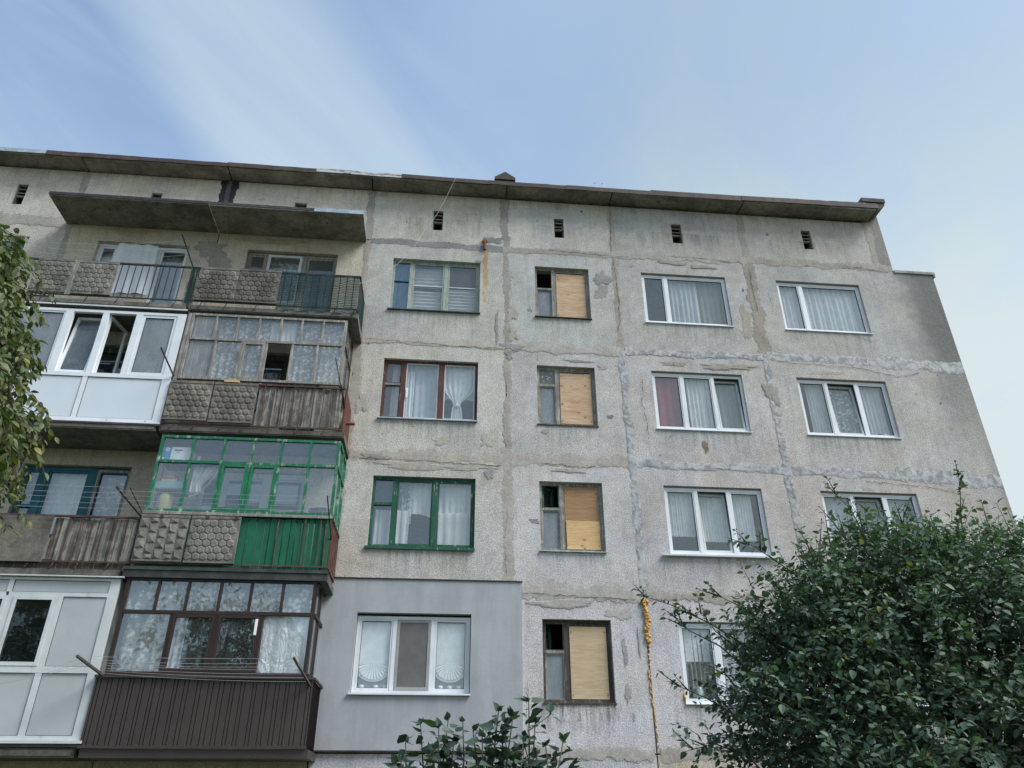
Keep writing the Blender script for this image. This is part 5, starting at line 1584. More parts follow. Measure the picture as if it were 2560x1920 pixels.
# --- things kept inside the green glazed balcony
zf = 7.245
part_ = MB(); part_.box(-5.185, -4.70, -.90, -.55, zf + .02, zf + .30)
bx = thing('printer_box', (-4.95, -.72, zf + .02), 'white cardboard box with a blue end, top left pane of the green balcony', 'box')
part_.build('carton', 'cardboard_white', bx)
part('printed_panel', 'box_blue', bx, (-5.180, -5.035, -.904, -.901, zf + .022, zf + .298))
lg = MB(); n = 24; cx, cz = -5.108, zf + .245
lg.poly([(cx + .040 * math.cos(2 * math.pi * i / n), -.9055, cz + .040 * math.sin(2 * math.pi * i / n)) for i in range(n)])
lg.build('logo_disc', 'white_ceramic', bx)
cu = bpy.data.curves.new('logo_letters', 'FONT'); cu.body = 'hp'; cu.size = .062; cu.align_x = 'CENTER'; cu.align_y = 'CENTER'; cu.extrude = .0004; cu.shear = .25
tmp = bpy.data.objects.new('tmp', cu); COL.objects.link(tmp); bpy.context.view_layer.update()
me = bpy.data.meshes.new_from_object(tmp); bpy.data.objects.remove(tmp)
me.transform(Matrix.Translation((cx, -.9065, cz + .002)) @ Matrix.Rotation(math.pi / 2, 4, 'X'))
me.materials.clear(); me.materials.append(MATS['box_blue'])
lo = bpy.data.objects.new('logo_letters', me); COL.objects.link(lo); child(lo, bx)
part('hand_hole', 'ink_dark', bx, (-4.985, -4.835, -.904, -.901, zf + .225, zf + .245)); part('hand_hole', 'ink_dark', bx, (-4.94, -4.88, -.904, -.901, zf + .19, zf + .196))
part('small_print', 'white_ceramic', bx, (-5.172, -5.14, -.9055, -.9045, zf + .03, zf + .085))
part('upper_shelf', 'wood_bare', b3r, (-5.18, -4.10, -.90, -.48, zf - .008, zf + .015))
tag(part('shelf_box', 'teal_plastic', None, (-5.19, -4.70, -.88, -.5, 6.745, 6.875)), 'pale teal plastic crate on the left of the green balcony', 'crate')
for i, (m_, z0, z1, a, c) in enumerate((('book_tan', 6.880, 6.925, -5.12, -4.84), ('book_red', 6.928, 6.965, -5.10, -4.86), ('book_tan', 6.968, 6.985, -5.08, -4.90), ('book_red', 6.988, 7.01, -5.09, -4.88))):
    tag(part('book', m_, None, (a, c, -.86, -.62, z0, z1)), ['tan book at the bottom of the stack on the teal crate', 'reddish book second from the bottom of the stack on the teal crate', 'thin tan book third in the stack on the teal crate', 'reddish book topmost in the stack on the teal crate'][i], 'book')
part('lower_shelf', 'wood_bare', b3r, (-5.19, -4.68, -.90, -.48, 6.715, 6.742))
b = MB(); b.lathe((-4.99, -.74, 6.33), [(0, 0), (.125, 0), (.13, .05), (.13, .27), (.11, .33), (.07, .345), (0, .35)], 18)
tag(b.build('canister', 'canister_yellow', None, smooth=True), 'dull yellow round canister standing below the teal crate', 'canister')
part('low_shelf', 'wood_dark', b3r, (-5.19, -2.0, -.93, -.45, 6.29, 6.328))
pr5 = random.Random(14); b = MB()
for i in range(40):
    a = Vector((pr5.choice((-5.14, -4.80)) + pr5.uniform(-.05, .05), -.74 + pr5.uniform(-.1, .1), 6.335)); e = a + Vector((pr5.uniform(-.08, .08), pr5.uniform(-.05, .05), pr5.uniform(.15, .36)))
    b.tube([a, a.lerp(e, .6) + Vector((0, 0, .03)), e], .004, 3)
tag(b.build('dried_stems', 'pot_leaf', None), 'dark tangle of dried stems around the yellow canister', 'stems')
drape('hanging_cloth', 'linen', -4.60, -4.13, 6.70, 7.20, -.80, 4, .03, 81, 'white cloth draped inside the second pane of the green balcony', 'cloth', pinch=(6.80, -4.50, .20), nz=18)
b = MB(); n = 16
for i in range(n):
    for j in range(4):
        def cp(i_, j_):
            s = i_ / n; t = j_ / 4
            return (-4.58 + .46 * s, -.83 + .03 * math.sin(s * 9 + t * 5), 6.64 + .55 * s ** 2.2 - .10 * t * (1 - s) + .05 * t)
        b.quad(cp(i, j), cp(i + 1, j), cp(i + 1, j + 1), cp(i, j + 1))
tag(b.build('hanging_cloth', 'linen', None, smooth=True), 'curved white cloth swag in the second lower pane of the green balcony', 'cloth')
drape('hanging_cloth', 'tulle', -4.62, -4.40, 7.0, 7.42, -.78, 3, .03, 82, 'pointed white cloth hanging behind the second upper pane of the green balcony', 'cloth', pinch=(7.35, -4.56, .05), nz=16)
b = MB(); b.lathe((-2.20, -.72, 6.33), [(0, 0), (.14, 0), (.225, .10), (.24, .105), (.225, .115), (.13, .02), (0, .015)], 24)
bo = b.build('basin', 'steel', None, smooth=True); tag(bo, 'shiny steel basin at the right corner of the green balcony', 'basin')

# --- second floor left: white plastic glazing with blank panels
b2l = balcony('L', 2, 'balcony closed in with off white panels and one dark window', col=(.12, .115, .10))
fb = MB(); y = -1.0; z0, z1 = 2.565, 5.045
fb.box(-8.72, -5.33, y, y + .07, z1 - .045, z1); fb.box(-8.72, -5.33, y - .004, y + .07, z0, z0 + .065); fb.box(-8.72, -5.48, y - .004, y + .07, 3.535, 3.635)
fb.box(-7.05, -5.48, y, y + .07, 4.735, 4.80); fb.box(-5.48, -5.33, y, y + .07, z0 + .065, z1 - .045)
fb.box(-6.275, -6.175, y, y + .07, z0 + .065, 3.535); fb.box(-6.275, -6.175, y, y + .07, 3.635, 4.735); fb.box(-7.05, -6.95, y, y + .07, 3.635, 4.735); fb.box(-7.10, -7.02, y, y + .07, 4.80, z1 - .045)
fb.box(-8.72, -7.10, y, y + .07, 4.735, 4.80)
fb.build('window_frame', 'pvc_old', b2l)
sash(b2l, (-6.95, -6.275, 3.635, 4.735), y - .012, 'pvc_old', .058, .06, 'glass_dark', gasket=True); sash(b2l, (-8.0, -7.05, 3.635, 4.735), y - .012, 'pvc_old', .058, .06, 'glass_dark', gasket=True)
for a, c, za, zb_ in ((-6.175, -5.48, 3.635, 4.735), (-7.02, -5.48, 4.80, z1 - .045), (-8.72, -7.10, 4.80, z1 - .045), (-6.175, -5.48, z0 + .065, 3.535), (-8.72, -6.275, z0 + .065, 3.535)):
    part('infill_panel', 'panel_cream', b2l, (a, c, y + .018, y + .05, za, zb_))
    gk = MB(); gk.ring(a, c, za, zb_, .008, y + .010, y + .0178); gk.build('gasket', 'gasket', b2l)
part('drip_edge', 'pvc_old', b2l, (-8.74, -5.30, -1.05, -1.006, z0 - .045, z0 - .004)); part('drip_edge', 'sheet_dark', b2l, (-8.74, -5.31, -1.03, -1.013, z0 - .09, z0 - .047))
part('top_flashing', 'pvc_old', b2l, (-8.74, -5.27, -1.06, -.99, 5.055, 5.075)); part('side_panel', 'panel_cream', b2l, (-5.40, -5.36, -.93, -.02, z0, z1))

# --- second floor right: dark brown timber over ribbed metal sheet
b2r = balcony('R', 2, 'balcony in dark brown timber over dark brown ribbed metal sheet', 'sheet_brown')
xs_u = [-5.20, -4.69, -4.20, -3.665, -3.16, -2.63, -2.10]; xs_l = [-5.20, -4.385, -3.645, -2.91, -2.10]
glazing(b2r, xs_u, xs_l, 3.52, 4.515, 5.09, 'paint_brown', .055, gl='glass', sash_at=(1, 2), frame_label='dark brown timber frame')
side_glazing(b2r, -2.06, 3.52, 4.515, 5.09, 'paint_brown', .055, 'glass')
drape('curtain', 'lace_big', -5.17, -2.13, 4.53, 5.04, -.90, 12, .010, 91, 'long lace valance behind the upper panes of the brown balcony', nx=120)
drape('curtain', 'lace_big', -5.12, -4.42, 3.56, 4.50, -.86, 3, .03, 92, 'creased pale curtain in the lower left pane of the brown balcony')
drape('curtain', 'voile', -4.36, -4.16, 3.56, 4.50, -.80, 2, .025, 93, 'narrow pale curtain at the left of the second lower pane of the brown balcony')
drape('foil_sheet', 'foil', -2.885, -2.125, 3.545, 4.49, -.925, 3, .012, 94, 'crinkled silver foil sheet filling the lower right pane of the brown balcony', 'foil sheet')
tag(part('thermometer', 'thermometer', None, (-3.005, -2.965, -1.03, -1.008, 4.16, 4.42)), 'white thermometer strip on the third lower sash of the brown balcony', 'thermometer')


def ribbed(parent, pts, z0, z1, m_, pitch, rib, hgt, seed_):
    """ribbed sheet bent along the plan polyline pts"""
    r = random.Random(seed_); b = MB(); prof = []
    for (xa, ya), (xb, yb) in zip(pts[:-1], pts[1:]):
        L = math.hypot(xb - xa, yb - ya); tx, ty = (xb - xa) / L, (yb - ya) / L; nx, ny = ty, -tx
        s = .03; k = 0
        prof.append((xa, ya))
        while s < L - .03:
            for ds, h in ((0, 0), (.004, -hgt), (rib - .004, -hgt), (rib, 0)):
                prof.append((xa + tx * (s + ds) + nx * h, ya + ty * (s + ds) + ny * h))
            s += (pitch * .34, pitch * .66)[k % 2] * r.uniform(.85, 1.2); k += 1
        prof.append((xb, yb))
    for (a, c) in zip(prof[:-1], prof[1:]):
        b.quad((a[0], a[1], z0), (c[0], c[1], z0), (c[0], c[1], z1), (a[0], a[1], z1))
    for (a, c) in zip(prof[:-1], prof[1:]):
        b.quad((a[0], a[1] + .004, z1), (c[0], c[1] + .004, z1), (c[0], c[1] + .004, z0), (a[0], a[1] + .004, z0))
    return b.build('metal_sheet', m_, parent, label='dark brown ribbed metal sheet')


ribbed(b2r, [(-5.33, -1.03), (-1.94, -1.03), (-1.94, -.02)], 2.50, 3.47, 'sheet_brown', .175, .014, .022, 7)
part('cover_strip', 'sheet_brown', b2r, (-5.34, -1.93, -1.075, -1.008, 3.472, 3.512)); part('cover_strip', 'sheet_brown', b2r, (-5.34, -1.925, -1.07, -1.04, 2.455, 2.498))
part('cover_strip', 'sheet_brown', b2r, (-1.935, -1.90, -1.04, -.02, 3.472, 3.505)); part('fascia', 'sheet_brown', b2r, (-5.30, -1.895, -1.03, -1.014, 2.325, 2.452))
bracket(b2r, (-5.22, -1.05, 3.50), (-5.45, -1.62, 3.70), 'wood_dark', .026); bracket(b2r, (-1.99, -1.05, 3.40), (-2.20, -1.62, 3.72), 'wood_dark', .022)

# --- strings between the brackets, loose cable from the roof
cords('washing_line', (-5.44, -1.60, 3.70), (-2.20, -1.60, 3.71), 7, .035, '%s pale washing line strung in front of the brown ribbed balcony', 'washing lines of the brown balcony', (.034, .085, -.028), (.032, .085, -.045), 1)
cords('washing_line', (-5.42, -1.58, 3.66), (-8.6, -1.5, 2.75), 3, .05, '%s slack washing line running off left across the off white balcony', 'washing lines across the off white balcony', (.04, .10, -.03), (0, .12, .09), 2)
cords('washing_line', (-5.52, -1.58, 6.46), (-8.7, -1.58, 6.50), 5, .03, '%s washing line strung in front of the teal balcony window', 'washing lines in front of the teal window', (.05, .11, -.055), (0, .11, -.055), 3)
cords('washing_line', (-5.50, -1.58, 6.40), (-2.0, -1.58, 6.41), 5, .02, '%s washing line strung in front of the green glazed balcony', 'washing lines of the green balcony', (.05, .11, -.045), (.01, .11, -.05), 4)
cords('washing_line', (-5.56, -1.5, 11.93), (-8.7, -1.3, 11.86), 3, .10, '%s slack washing line running left from the black pole on the top balcony', 'washing lines of the top left balcony', (.03, .12, -.09), (0, .1, -.06), 5, .003)
b = MB()
b.tube([(0.0, -.40, 15.26), (-.021, -.475, 15.149), (-.223, -.42, 14.556), (-.411, -.40, 14.053), (-.701, -.42, 13.473), (-.891, -.48, 12.934), (-1.211, -.60, 12.356), (-1.554, -.75, 11.884), (-1.80, -.88, 11.60), (-1.964, -.98, 11.468)], .0042, 5)
tag(b.build('cable', 'wire_pale', None), 'thin pale cable hanging from the eaves to the netted balcony', 'cable')

# ------------------------------------------------------------------ trees and shrub
def leaf_template(widths, fold=.22, curl=.22):
    ts = (0.0, .22, .50, .78, 1.0)
    V = [(0, t, -curl * t * t) for t in ts]
    for sgn in (-1, 1):
        for t, wd in zip(ts[1:4], widths):
            V.append((sgn * wd, t - .03, fold * wd - curl * t * t))
    F = []
    for o_ in (5, 8):
        fl = o_ == 5
        for q in ((0, 1, o_), (1, 2, o_ + 1, o_), (2, 3, o_ + 2, o_ + 1), (3, 4, o_ + 2)):
            F.append(q if fl is False else tuple(reversed(q)))
    return np.array(V, float), F


APPLE = leaf_template((.26, .31, .19), .30, .16)
LILAC = leaf_template((.36, .33, .16), .18, .12)
WALNUT = leaf_template((.17, .23, .17), .25, .28)


def leaf_frame(p_, dr, nrm):
    dr = Vector(dr).normalized(); nrm = Vector(nrm)
    x = dr.cross(nrm)
    if x.length < 1e-4: x = dr.orthogonal()
    x.normalize(); n_ = x.cross(dr).normalized()
    return x, dr, n_


def leaf_mass(name, tmpl, leaves, m_, parent, seed_):
    V, F = tmpl; n = len(leaves); nv = len(V)
    X = np.array([l[1] for l in leaves]); D = np.array([l[2] for l in leaves]); N = np.array([l[3] for l in leaves]); P = np.array([l[0] for l in leaves]); S = np.array([l[4] for l in leaves])
    pts = P[:, None, :] + S[:, None, None] * (V[None, :, 0:1] * X[:, None, :] + V[None, :, 1:2] * D[:, None, :] + V[None, :, 2:3] * N[:, None, :])
    me = bpy.data.meshes.new(name)
    loops = []; starts = []; tot = []
    base_l = np.concatenate([np.array(f) for f in F]); lens = np.array([len(f) for f in F])
    me.vertices.add(n * nv); me.vertices.foreach_set('co', pts.reshape(-1))
    L = (base_l[None, :] + (np.arange(n) * nv)[:, None]).reshape(-1)
    me.loops.add(len(L)); me.loops.foreach_set('vertex_index', L.astype(np.int32))
    T = np.tile(lens, n); ST = np.concatenate([[0], np.cumsum(T)[:-1]])
    me.polygons.add(len(T)); me.polygons.foreach_set('loop_start', ST.astype(np.int32))
    at = me.attributes.new('tone', 'FLOAT', 'POINT')
    at.data.foreach_set('value', np.repeat(np.random.RandomState(seed_).rand(n), nv).astype(np.float32))
    me.materials.append(MATS[m_]); me.update(calc_edges=True); me.validate()
    o = bpy.data.objects.new(name, me); COL.objects.link(o); o['kind'] = 'stuff'; child(o, parent)
    return o


def leaf_object(mesh, l, parent):
    o = bpy.data.objects.new('leaf', mesh); COL.objects.link(o); child(o, parent)
    p_, x, d_, n_, s = l
    M = Matrix.Identity(4)
    for i in range(3): M[i][0] = x[i] * s; M[i][1] = d_[i] * s; M[i][2] = n_[i] * s; M[i][3] = p_[i]
    o.matrix_basis = M
    return o


def single_leaf_mesh(name, tmpl, m_):
    V, F = tmpl; me = bpy.data.meshes.new(name); me.from_pydata([tuple(q) for q in V], [], F); me.materials.append(MATS[m_]); me.update()
    return me


def to_px(p_):
    d_ = Vector(p_) - CAM_P; z = d_.dot(CAM_F)
    if z <= 0.1: return None
    k = 26.72 / 36.0
    return .5 + k * d_.dot(CAM_R) / z, .5 - k * (4 / 3) * d_.dot(CAM_U) / z, z


def dress(parent, leaves, tmpl, m_, seed_, n_single=300):
    """the leaves that show largest become parts, the rest one mass"""
    sc = []
    for i, l in enumerate(leaves):
        q = to_px(l[0])
        vis = q is not None and -.01 < q[0] < 1.01 and -.01 < q[1] < 1.01
        sc.append((l[4] / q[2] * (0.35 + abs((Vector(l[3])).dot((CAM_P - Vector(l[0])).normalized()))) if vis else 0, i))
    sc.sort(reverse=True)
    pick = {i for s, i in sc[:n_single] if s > 0}
    me = single_leaf_mesh('leaf', tmpl, m_)
    for i in sorted(pick): leaf_object(me, leaves[i], parent)
    rest = [l for i, l in enumerate(leaves) if i not in pick]
    if rest: leaf_mass('foliage', tmpl, rest, m_, parent, seed_)


def twig_leaves(r, pts, size, step, out_, spread=.9, droop=.25, start=.15, updown=.55, pair=False):
    """leaves set alternately along a twig"""
    pts = [Vector(q) for q in pts]
    L = sum((b_ - a).length for a, b_ in zip(pts[:-1], pts[1:])); s = L * start; side = r.choice((-1, 1))
    while s < L:
        acc = 0
        for a, b_ in zip(pts[:-1], pts[1:]):
            l_ = (b_ - a).length
            if acc + l_ >= s:
                q = a.lerp(b_, (s - acc) / l_); t = (b_ - a).normalized(); break
            acc += l_
        lat = t.cross(Vector((0, 0, 1)))
        if lat.length < .1: lat = Vector((1, 0, 0))
        lat.normalize(); lat = (Matrix.Rotation(r.uniform(-1.2, 1.2), 3, t) @ lat)
        for sg in ((side, -side) if pair else (side,)):
            d_ = (t * r.uniform(.3, .8) + lat * sg * spread + Vector((r.uniform(-.3, .3), r.uniform(-.3, .3), -droop + r.uniform(-.45, .35)))).normalized()
            n_ = Vector((r.uniform(-.5, .5), r.uniform(-.6, .35), updown + r.uniform(0, .6)))
            x, d2, n2 = leaf_frame(q, d_, n_)
            out_.append((tuple(q + d_ * .012), tuple(x), tuple(d2), tuple(n2), size * r.uniform(.45, 1.28)))
        side = -side; s += step * r.uniform(.7, 1.3)
    for _ in range(3 if pair else 1):
        sp = 1.1 if pair else .35
        td = (pts[-1] - pts[-2]).normalized() + Vector((r.uniform(-sp, sp), r.uniform(-sp, sp), r.uniform(-.5, .3)))
        x, d2, n2 = leaf_frame(pts[-1], td, Vector((r.uniform(-.7, .7), r.uniform(-.8, .4), r.uniform(.1, 1))))
        out_.append((tuple(pts[-1]), tuple(x), tuple(d2), tuple(n2), size * r.uniform(.45, .85)))


# --- leafy tree on the right
r = random.Random(42)
TX, TY = 4.35, -8.15
tree = thing('leafy_tree', (TX, TY, 0), 'large dark green leafy tree in front of the right hand windows', 'tree')
tr = MB(); tr.tube([(TX, TY, -.05), (TX + .03, TY + .02, .5), (TX - .02, TY, 1.0), (TX + .02, TY + .03, 1.45)], .13, 10, 0, .095); tr.build('trunk', 'bark', tree, smooth=True)
ELL = [((4.25, -8.2, 2.35), (1.75, 1.45, 1.20), 620), ((4.35, -8.3, 3.15), (.95, .9, .58), 230), ((3.55, -8.35, 3.05), (.62, .7, .60), 130), ((2.95, -8.5, 1.75), (.72, .85, .85), 190),
       ((2.95, -8.45, 2.65), (.52, .65, .42), 85), ((3.05, -8.4, 3.02), (.55, .6, .36), 75), ((2.82, -8.45, 2.15), (.62, .8, .62), 120), ((3.75, -8.4, 3.50), (.42, .5, .28), 40), ((5.25, -8.2, 2.6), (1.15, 1.2, 1.05), 300), ((4.85, -8.3, 3.45), (.45, .6, .32), 60), ((4.0, -8.7, 1.7), (1.5, 1.2, .8), 330)]
leaves = []; tw = MB(); fork = Vector((TX + .02, TY + .03, 1.4))
limbs = []
for (c, rad, n) in ELL:
    for _ in range(3):
        e = Vector(c) + Vector((r.uniform(-.55, .55) * rad[0], r.uniform(-.55, .55) * rad[1], r.uniform(-.2, .65) * rad[2]))
        mid = fork.lerp(e, .5) + Vector((r.uniform(-.15, .15), r.uniform(-.15, .15), .15))
        limbs.append([fork, mid, e])
for i, lb in enumerate(limbs):
    b = MB(); b.tube([lb[0], lb[0].lerp(lb[1], .5) + Vector((0, 0, .04)), lb[1], lb[1].lerp(lb[2], .5) + Vector((r.uniform(-.05, .05), 0, .03)), lb[2]], .045, 6, 0, .010); b.build('branch', 'bark', tree, smooth=True)
for (c, rad, n) in ELL:
    for _ in range(int(n * 2.9)):
        while True:
            q = Vector((r.uniform(-1, 1), r.uniform(-1, 1), r.uniform(-1, 1)))
            if .12 < q.length < 1: break
        q = q * (q.length ** -.45) * (1.0 if r.random() < .66 else r.uniform(1.0, 1.30))                      # towards the shell
        a = Vector((c[0] + q.x * rad[0], c[1] + q.y * rad[1], c[2] + q.z * rad[2]))
        if a.z < .9: continue
        d_ = (q.normalized() * .7 + Vector((r.uniform(-.6, .6), r.uniform(-.6, .6), r.uniform(-.1, .75)))).normalized(); ln = r.uniform(.16, .34)
        pts = [a - d_ * ln * .5, a + Vector((0, 0, .015)), a + d_ * ln * .55 + Vector((0, 0, -.02))]
        tw.tube(pts, .0035, 3, 0, .0015)
        twig_leaves(r, pts, .060, .029, leaves, updown=.35)
SHOOT = [([(2.45, -8.45, 2.72), (2.15, -8.42, 2.92), (1.86, -8.40, 3.06), (1.62, -8.40, 3.13)], .058, .030), ([(3.15, -8.4, 3.16), (2.9, -8.4, 3.36), (2.64, -8.4, 3.55), (2.40, -8.4, 3.63)], .058, .032),
         ([(4.50, -8.4, 3.55), (4.55, -8.4, 3.85), (4.62, -8.4, 4.10), (4.66, -8.4, 4.30)], .058, .024), ([(4.42, -8.4, 3.5), (4.47, -8.42, 3.75), (4.58, -8.4, 3.95)], .060, .020), ([(3.62, -8.4, 3.45), (3.60, -8.4, 3.75), (3.55, -8.4, 3.92), (3.44, -8.4, 4.05)], .058, .030),
         ([(3.62, -8.4, 3.4), (3.72, -8.4, 3.7), (3.70, -8.4, 3.96)], .058, .028), ([(4.75, -8.4, 3.4), (4.95, -8.4, 3.6), (5.02, -8.4, 3.72)], .055, .030), ([(2.3, -8.5, 2.2), (2.05, -8.45, 2.36), (1.80, -8.42, 2.47)], .06, .028),
         ([(2.5, -8.5, 2.45), (2.2, -8.45, 2.74), (1.98, -8.42, 2.86), (1.87, -8.4, 2.98)], .058, .030), ([(2.5, -8.45, 2.6), (2.2, -8.4, 2.86), (2.08, -8.4, 3.02)], .058, .030), ([(2.35, -8.5, 1.95), (2.05, -8.5, 2.05), (1.82, -8.48, 2.0)], .058, .028),
         ([(2.6, -8.5, 2.85), (2.45, -8.4, 3.05), (2.22, -8.4, 3.16)], .058, .028), ([(3.95, -8.4, 3.6), (4.02, -8.4, 3.85), (4.05, -8.4, 3.95)], .055, .032), ([(3.2, -8.4, 3.2), (3.05, -8.4, 3.5), (3.02, -8.4, 3.62)], .058, .028),
         ([(2.35, -8.6, 1.75), (2.08, -8.6, 1.82), (1.9, -8.6, 1.80)], .058, .03), ([(5.2, -8.4, 3.3), (5.3, -8.4, 3.7), (5.28, -8.4, 3.95)], .058, .03)]
for _ in range(46):                                      # young shoots standing out of the outline
    c, rad, n = ELL[r.choice((0, 0, 1, 1, 2, 3, 4, 5, 6))]
    th_ = r.uniform(0, math.pi); a = Vector((c[0] + rad[0] * math.cos(th_) * .92, c[1] - r.uniform(-.3, .5) * rad[1], c[2] + rad[2] * math.sin(th_) * .92))
    if a.x > 4.9 and a.z > 3.5: continue
    d_ = Vector((math.cos(th_) * .8 + r.uniform(-.3, .3), r.uniform(-.3, .2), .55 + r.uniform(0, .5))).normalized(); ln = r.uniform(.16, .42)
    SHOOT.append(([a, a + d_ * ln * .5 + Vector((0, 0, .02)), a + d_ * ln], r.uniform(.05, .06), r.uniform(.024, .032)))
for pts, sz, st in list(SHOOT[:16]):                      # side sprigs on the long shoots
    for _ in range(4):
        k = r.randrange(len(pts) - 1); a = Vector(pts[k]).lerp(Vector(pts[k + 1]), r.uniform(.2, .9)); dv = (Vector(pts[k + 1]) - Vector(pts[k])).normalized()
        d_ = (dv + Vector((r.uniform(-.9, .9), r.uniform(-.5, .5), r.uniform(-.3, .9)))).normalized(); ln = r.uniform(.08, .20)
        SHOOT.append(([a, a + d_ * ln * .5, a + d_ * ln], .052, .024))
for pts, sz, st in SHOOT:
    tw.tube(pts, .008, 5, 0, .002); twig_leaves(r, pts, sz, st, leaves, start=.0, updown=.3)
tw.build('twigs', 'bark', tree, kind='stuff')
dress(tree, leaves, APPLE, 'leaf_apple', 3)

# --- tall trees across the yard, seen mirrored in the lower panes
def yard_tree(x, y, h, rx, seed_, label):
    q = random.Random(seed_); o = thing('yard_tree', (x, y, 0), label, 'tree', 'trees across the yard')
    b = MB(); b.tube([(x, y, -.05), (x + .1, y, h * .3), (x - .1, y + .1, h * .6), (x, y, h * .9)], .22, 8, 0, .05); b.build('trunk', 'bark', o, smooth=True)
    for i in range(7):
        a = q.uniform(0, 6.28); z = h * q.uniform(.3, .6)
        b = MB(); b.tube([(x, y, z), (x + rx * .4 * math.cos(a), y + rx * .4 * math.sin(a), z + 1.0), (x + rx * .75 * math.cos(a), y + rx * .75 * math.sin(a), z + 1.6)], .07, 6, 0, .02); b.build('branch', 'bark', o, smooth=True)
    lv = []
    cl = [(Vector((q.gauss(0, .45) * rx, q.gauss(0, .45) * rx, h * q.uniform(.30, .98))), q.uniform(.5, 1.1)) for _ in range(46)]
    for c, rr in cl:
        c.x *= 1.25 - c.z / h * .7; c.y *= 1.25 - c.z / h * .7
        for _ in range(150):
            e = Vector((q.gauss(0, .5), q.gauss(0, .5), q.gauss(0, .4))) * rr
            xx, dd, nn = leaf_frame((0, 0, 0), (q.uniform(-1, 1), q.uniform(-1, 1), q.uniform(-1, .5)), (q.uniform(-1, 1), q.uniform(-1, 1), 1))
            lv.append(((x + c.x + e.x, y + c.y + e.y, c.z + e.z), tuple(xx), tuple(dd), tuple(nn), q.uniform(.13, .24)))
    leaf_mass('foliage', APPLE, lv, 'leaf_apple', o, seed_)


yard_tree(-17.5, -24.0, 10.5, 3.6, 61, 'tall leafy tree mirrored in the dark window of the off white balcony')
yard_tree(-10.2, -25.5, 10.0, 3.2, 62, 'leafy tree mirrored in the lower panes of the dark brown balcony')
yard_tree(13.6, -24.5, 8.6, 3.0, 63, 'leafy tree mirrored in the window behind the large dark green tree')

# --- olive green tree reaching in from the left
r = random.Random(17)
tree2 = thing('olive_tree', (-5.6, -9.1, 0), 'olive green tree with browning leaves hanging in at the left edge', 'tree')
tr = MB(); tr.tube([(-5.6, -9.1, -.05), (-5.55, -9.1, 1.5), (-5.65, -9.05, 3.2), (-5.5, -9.1, 4.8), (-5.45, -9.0, 6.4)], .15, 10, 0, .05); tr.build('trunk', 'bark', tree2, smooth=True)
leaves = []; tw = MB()
OUT = [(6.14, -3.98), (6.0, -3.66), (5.67, -3.48), (5.39, -3.40), (5.11, -3.42), (4.95, -3.20), (4.61, -3.24), (4.41, -3.10), (4.18, -2.92), (4.02, -2.90), (3.96, -3.20), (3.84, -3.06), (3.63, -3.06), (3.49, -3.08), (3.30, -3.14), (3.1, -3.3)]


def edge_x(z):
    for (za, xa), (zb_, xb) in zip(OUT[:-1], OUT[1:]):
        if zb_ <= z <= za: return xa + (xb - xa) * (za - z) / (za - zb_)
    return OUT[0][1] if z > OUT[0][0] else OUT[-1][1]


for i in range(9):
    z = 6.3 - i * .42; e = Vector((edge_x(min(z, 6.1)) - .25, -9.0 + r.uniform(-.2, .2), min(z, 6.05) - .05)); a = Vector((-5.5, -9.05, z - .5))
    b = MB(); b.tube([a, a.lerp(e, .4) + Vector((0, 0, .22)), a.lerp(e, .75) + Vector((0, 0, .2)), e], .03, 6, 0, .007); b.build('branch', 'bark', tree2, smooth=True)
for i in range(1050):
    z = r.uniform(3.42, 6.12); back = abs(r.gauss(0, .42)) if i < 760 else r.uniform(.3, 1.6)
    x = edge_x(z) - .05 - back
    if back < .25 and r.random() < .12: continue
    a = Vector((x - .10, -9.0 + r.uniform(-.45, .45), z + .06)); e = Vector((x + r.uniform(-.02, .08), a.y + r.uniform(-.12, .12), z - r.uniform(.02, .20)))
    pts = [a + Vector((-.12, 0, .06)), a, e]; tw.tube(pts, .004, 3, 0, .002)
    twig_leaves(r, pts, .086, .034, leaves, droop=.45, updown=.25)
for i in range(500):                                     # the rest of the crown, outside the picture
    a = Vector((r.uniform(-7.2, -4.3), -9.1 + r.uniform(-1.4, 1.4), r.uniform(3.2, 6.9))); e = a + Vector((r.uniform(-.2, .2), r.uniform(-.2, .2), -.15))
    pts = [a, a.lerp(e, .5), e]; tw.tube(pts, .004, 3); twig_leaves(r, pts, .092, .045, leaves, droop=.75, updown=.15)
tw.build('twigs', 'bark', tree2, kind='stuff')
dress(tree2, leaves, WALNUT, 'leaf_walnut', 4)

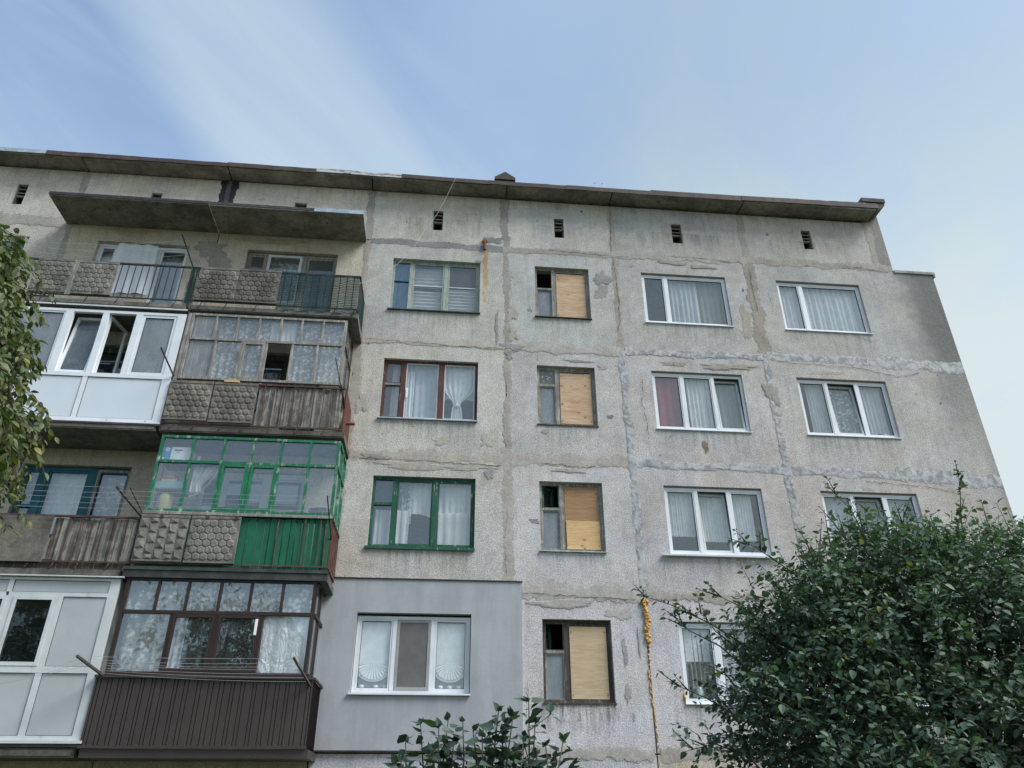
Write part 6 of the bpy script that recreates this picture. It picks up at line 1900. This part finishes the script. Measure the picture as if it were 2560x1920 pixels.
# --- lilac shrub at the bottom
r = random.Random(23)
shrub = thing('lilac_shrub', (0.22, -11.0, 0), 'heart leaved lilac shrub tops at the bottom below the insulated window', 'shrub')
TIPS = [(-.115, 1.885), (-.05, 1.945), (-.14, 1.81), (.02, 1.93), (.07, 1.965), (.12, 1.955), (.165, 1.93), (.20, 1.90), (.27, 2.00), (.305, 1.955), (.34, 1.975), (.405, 2.035), (.43, 1.955), (.47, 1.87), (.545, 1.895), (.585, 1.80), (.0, 1.86), (.09, 1.88), (.24, 1.87), (.36, 1.88), (.43, 1.84), (.15, 1.84), (.30, 1.83), (.05, 1.82), (.52, 1.80), (-.08, 1.80), (.20, 1.80), (.40, 1.79)]
TIPS += [(r.uniform(-.12, .56), r.uniform(1.70, 1.84)) for _ in range(42)]
leaves = []; tw = MB()
for i, (x, z) in enumerate(TIPS):
    x += r.uniform(-.015, .015)
    yy = -11.0 + (r.uniform(-.06, .06) if i < 16 else r.uniform(-.08, .34))
    base = Vector((.22 + (x - .22) * .45 + r.uniform(-.06, .06), -10.95 + r.uniform(-.12, .12), 0.0))
    top = Vector((x, yy, z)); mid = base.lerp(top, .72) + Vector((r.uniform(-.07, .07), r.uniform(-.05, .05), .02)); low = base.lerp(top, .3)
    st = MB(); st.tube([base, low, mid, mid.lerp(top, .5) + Vector((r.uniform(-.01, .01), 0, .01)), top], .009, 6, 0, .0022); st.build('stem', 'bark', shrub, smooth=True)
    stem_top = [top + (mid - top) * q for q in (.62, .3, .15, .0)]
    twig_leaves(r, stem_top, .060, .040, leaves, spread=1.0, droop=.2, start=.02, updown=.25, pair=True)
    lowp = [mid.lerp(base, .25), mid, top + (mid - top) * .66]
    twig_leaves(r, lowp, .064, .045, leaves, spread=1.0, droop=.15, start=.02, updown=.3, pair=True)
    for _ in range(3):
        s0 = top + (mid - top) * r.uniform(.2, .95); e = s0 + Vector((r.uniform(-.10, .10), r.uniform(-.08, .08), r.uniform(.02, .08)))
        tw.tube([s0, s0.lerp(e, .5), e], .003, 4, 0, .0015); twig_leaves(r, [s0, s0.lerp(e, .5), e], .048, .045, leaves, spread=1.0, droop=.1, start=.2, updown=.3, pair=True)
tw.build('twigs', 'bark', shrub, kind='stuff')
dress(shrub, leaves, LILAC, 'leaf_lilac', 5)
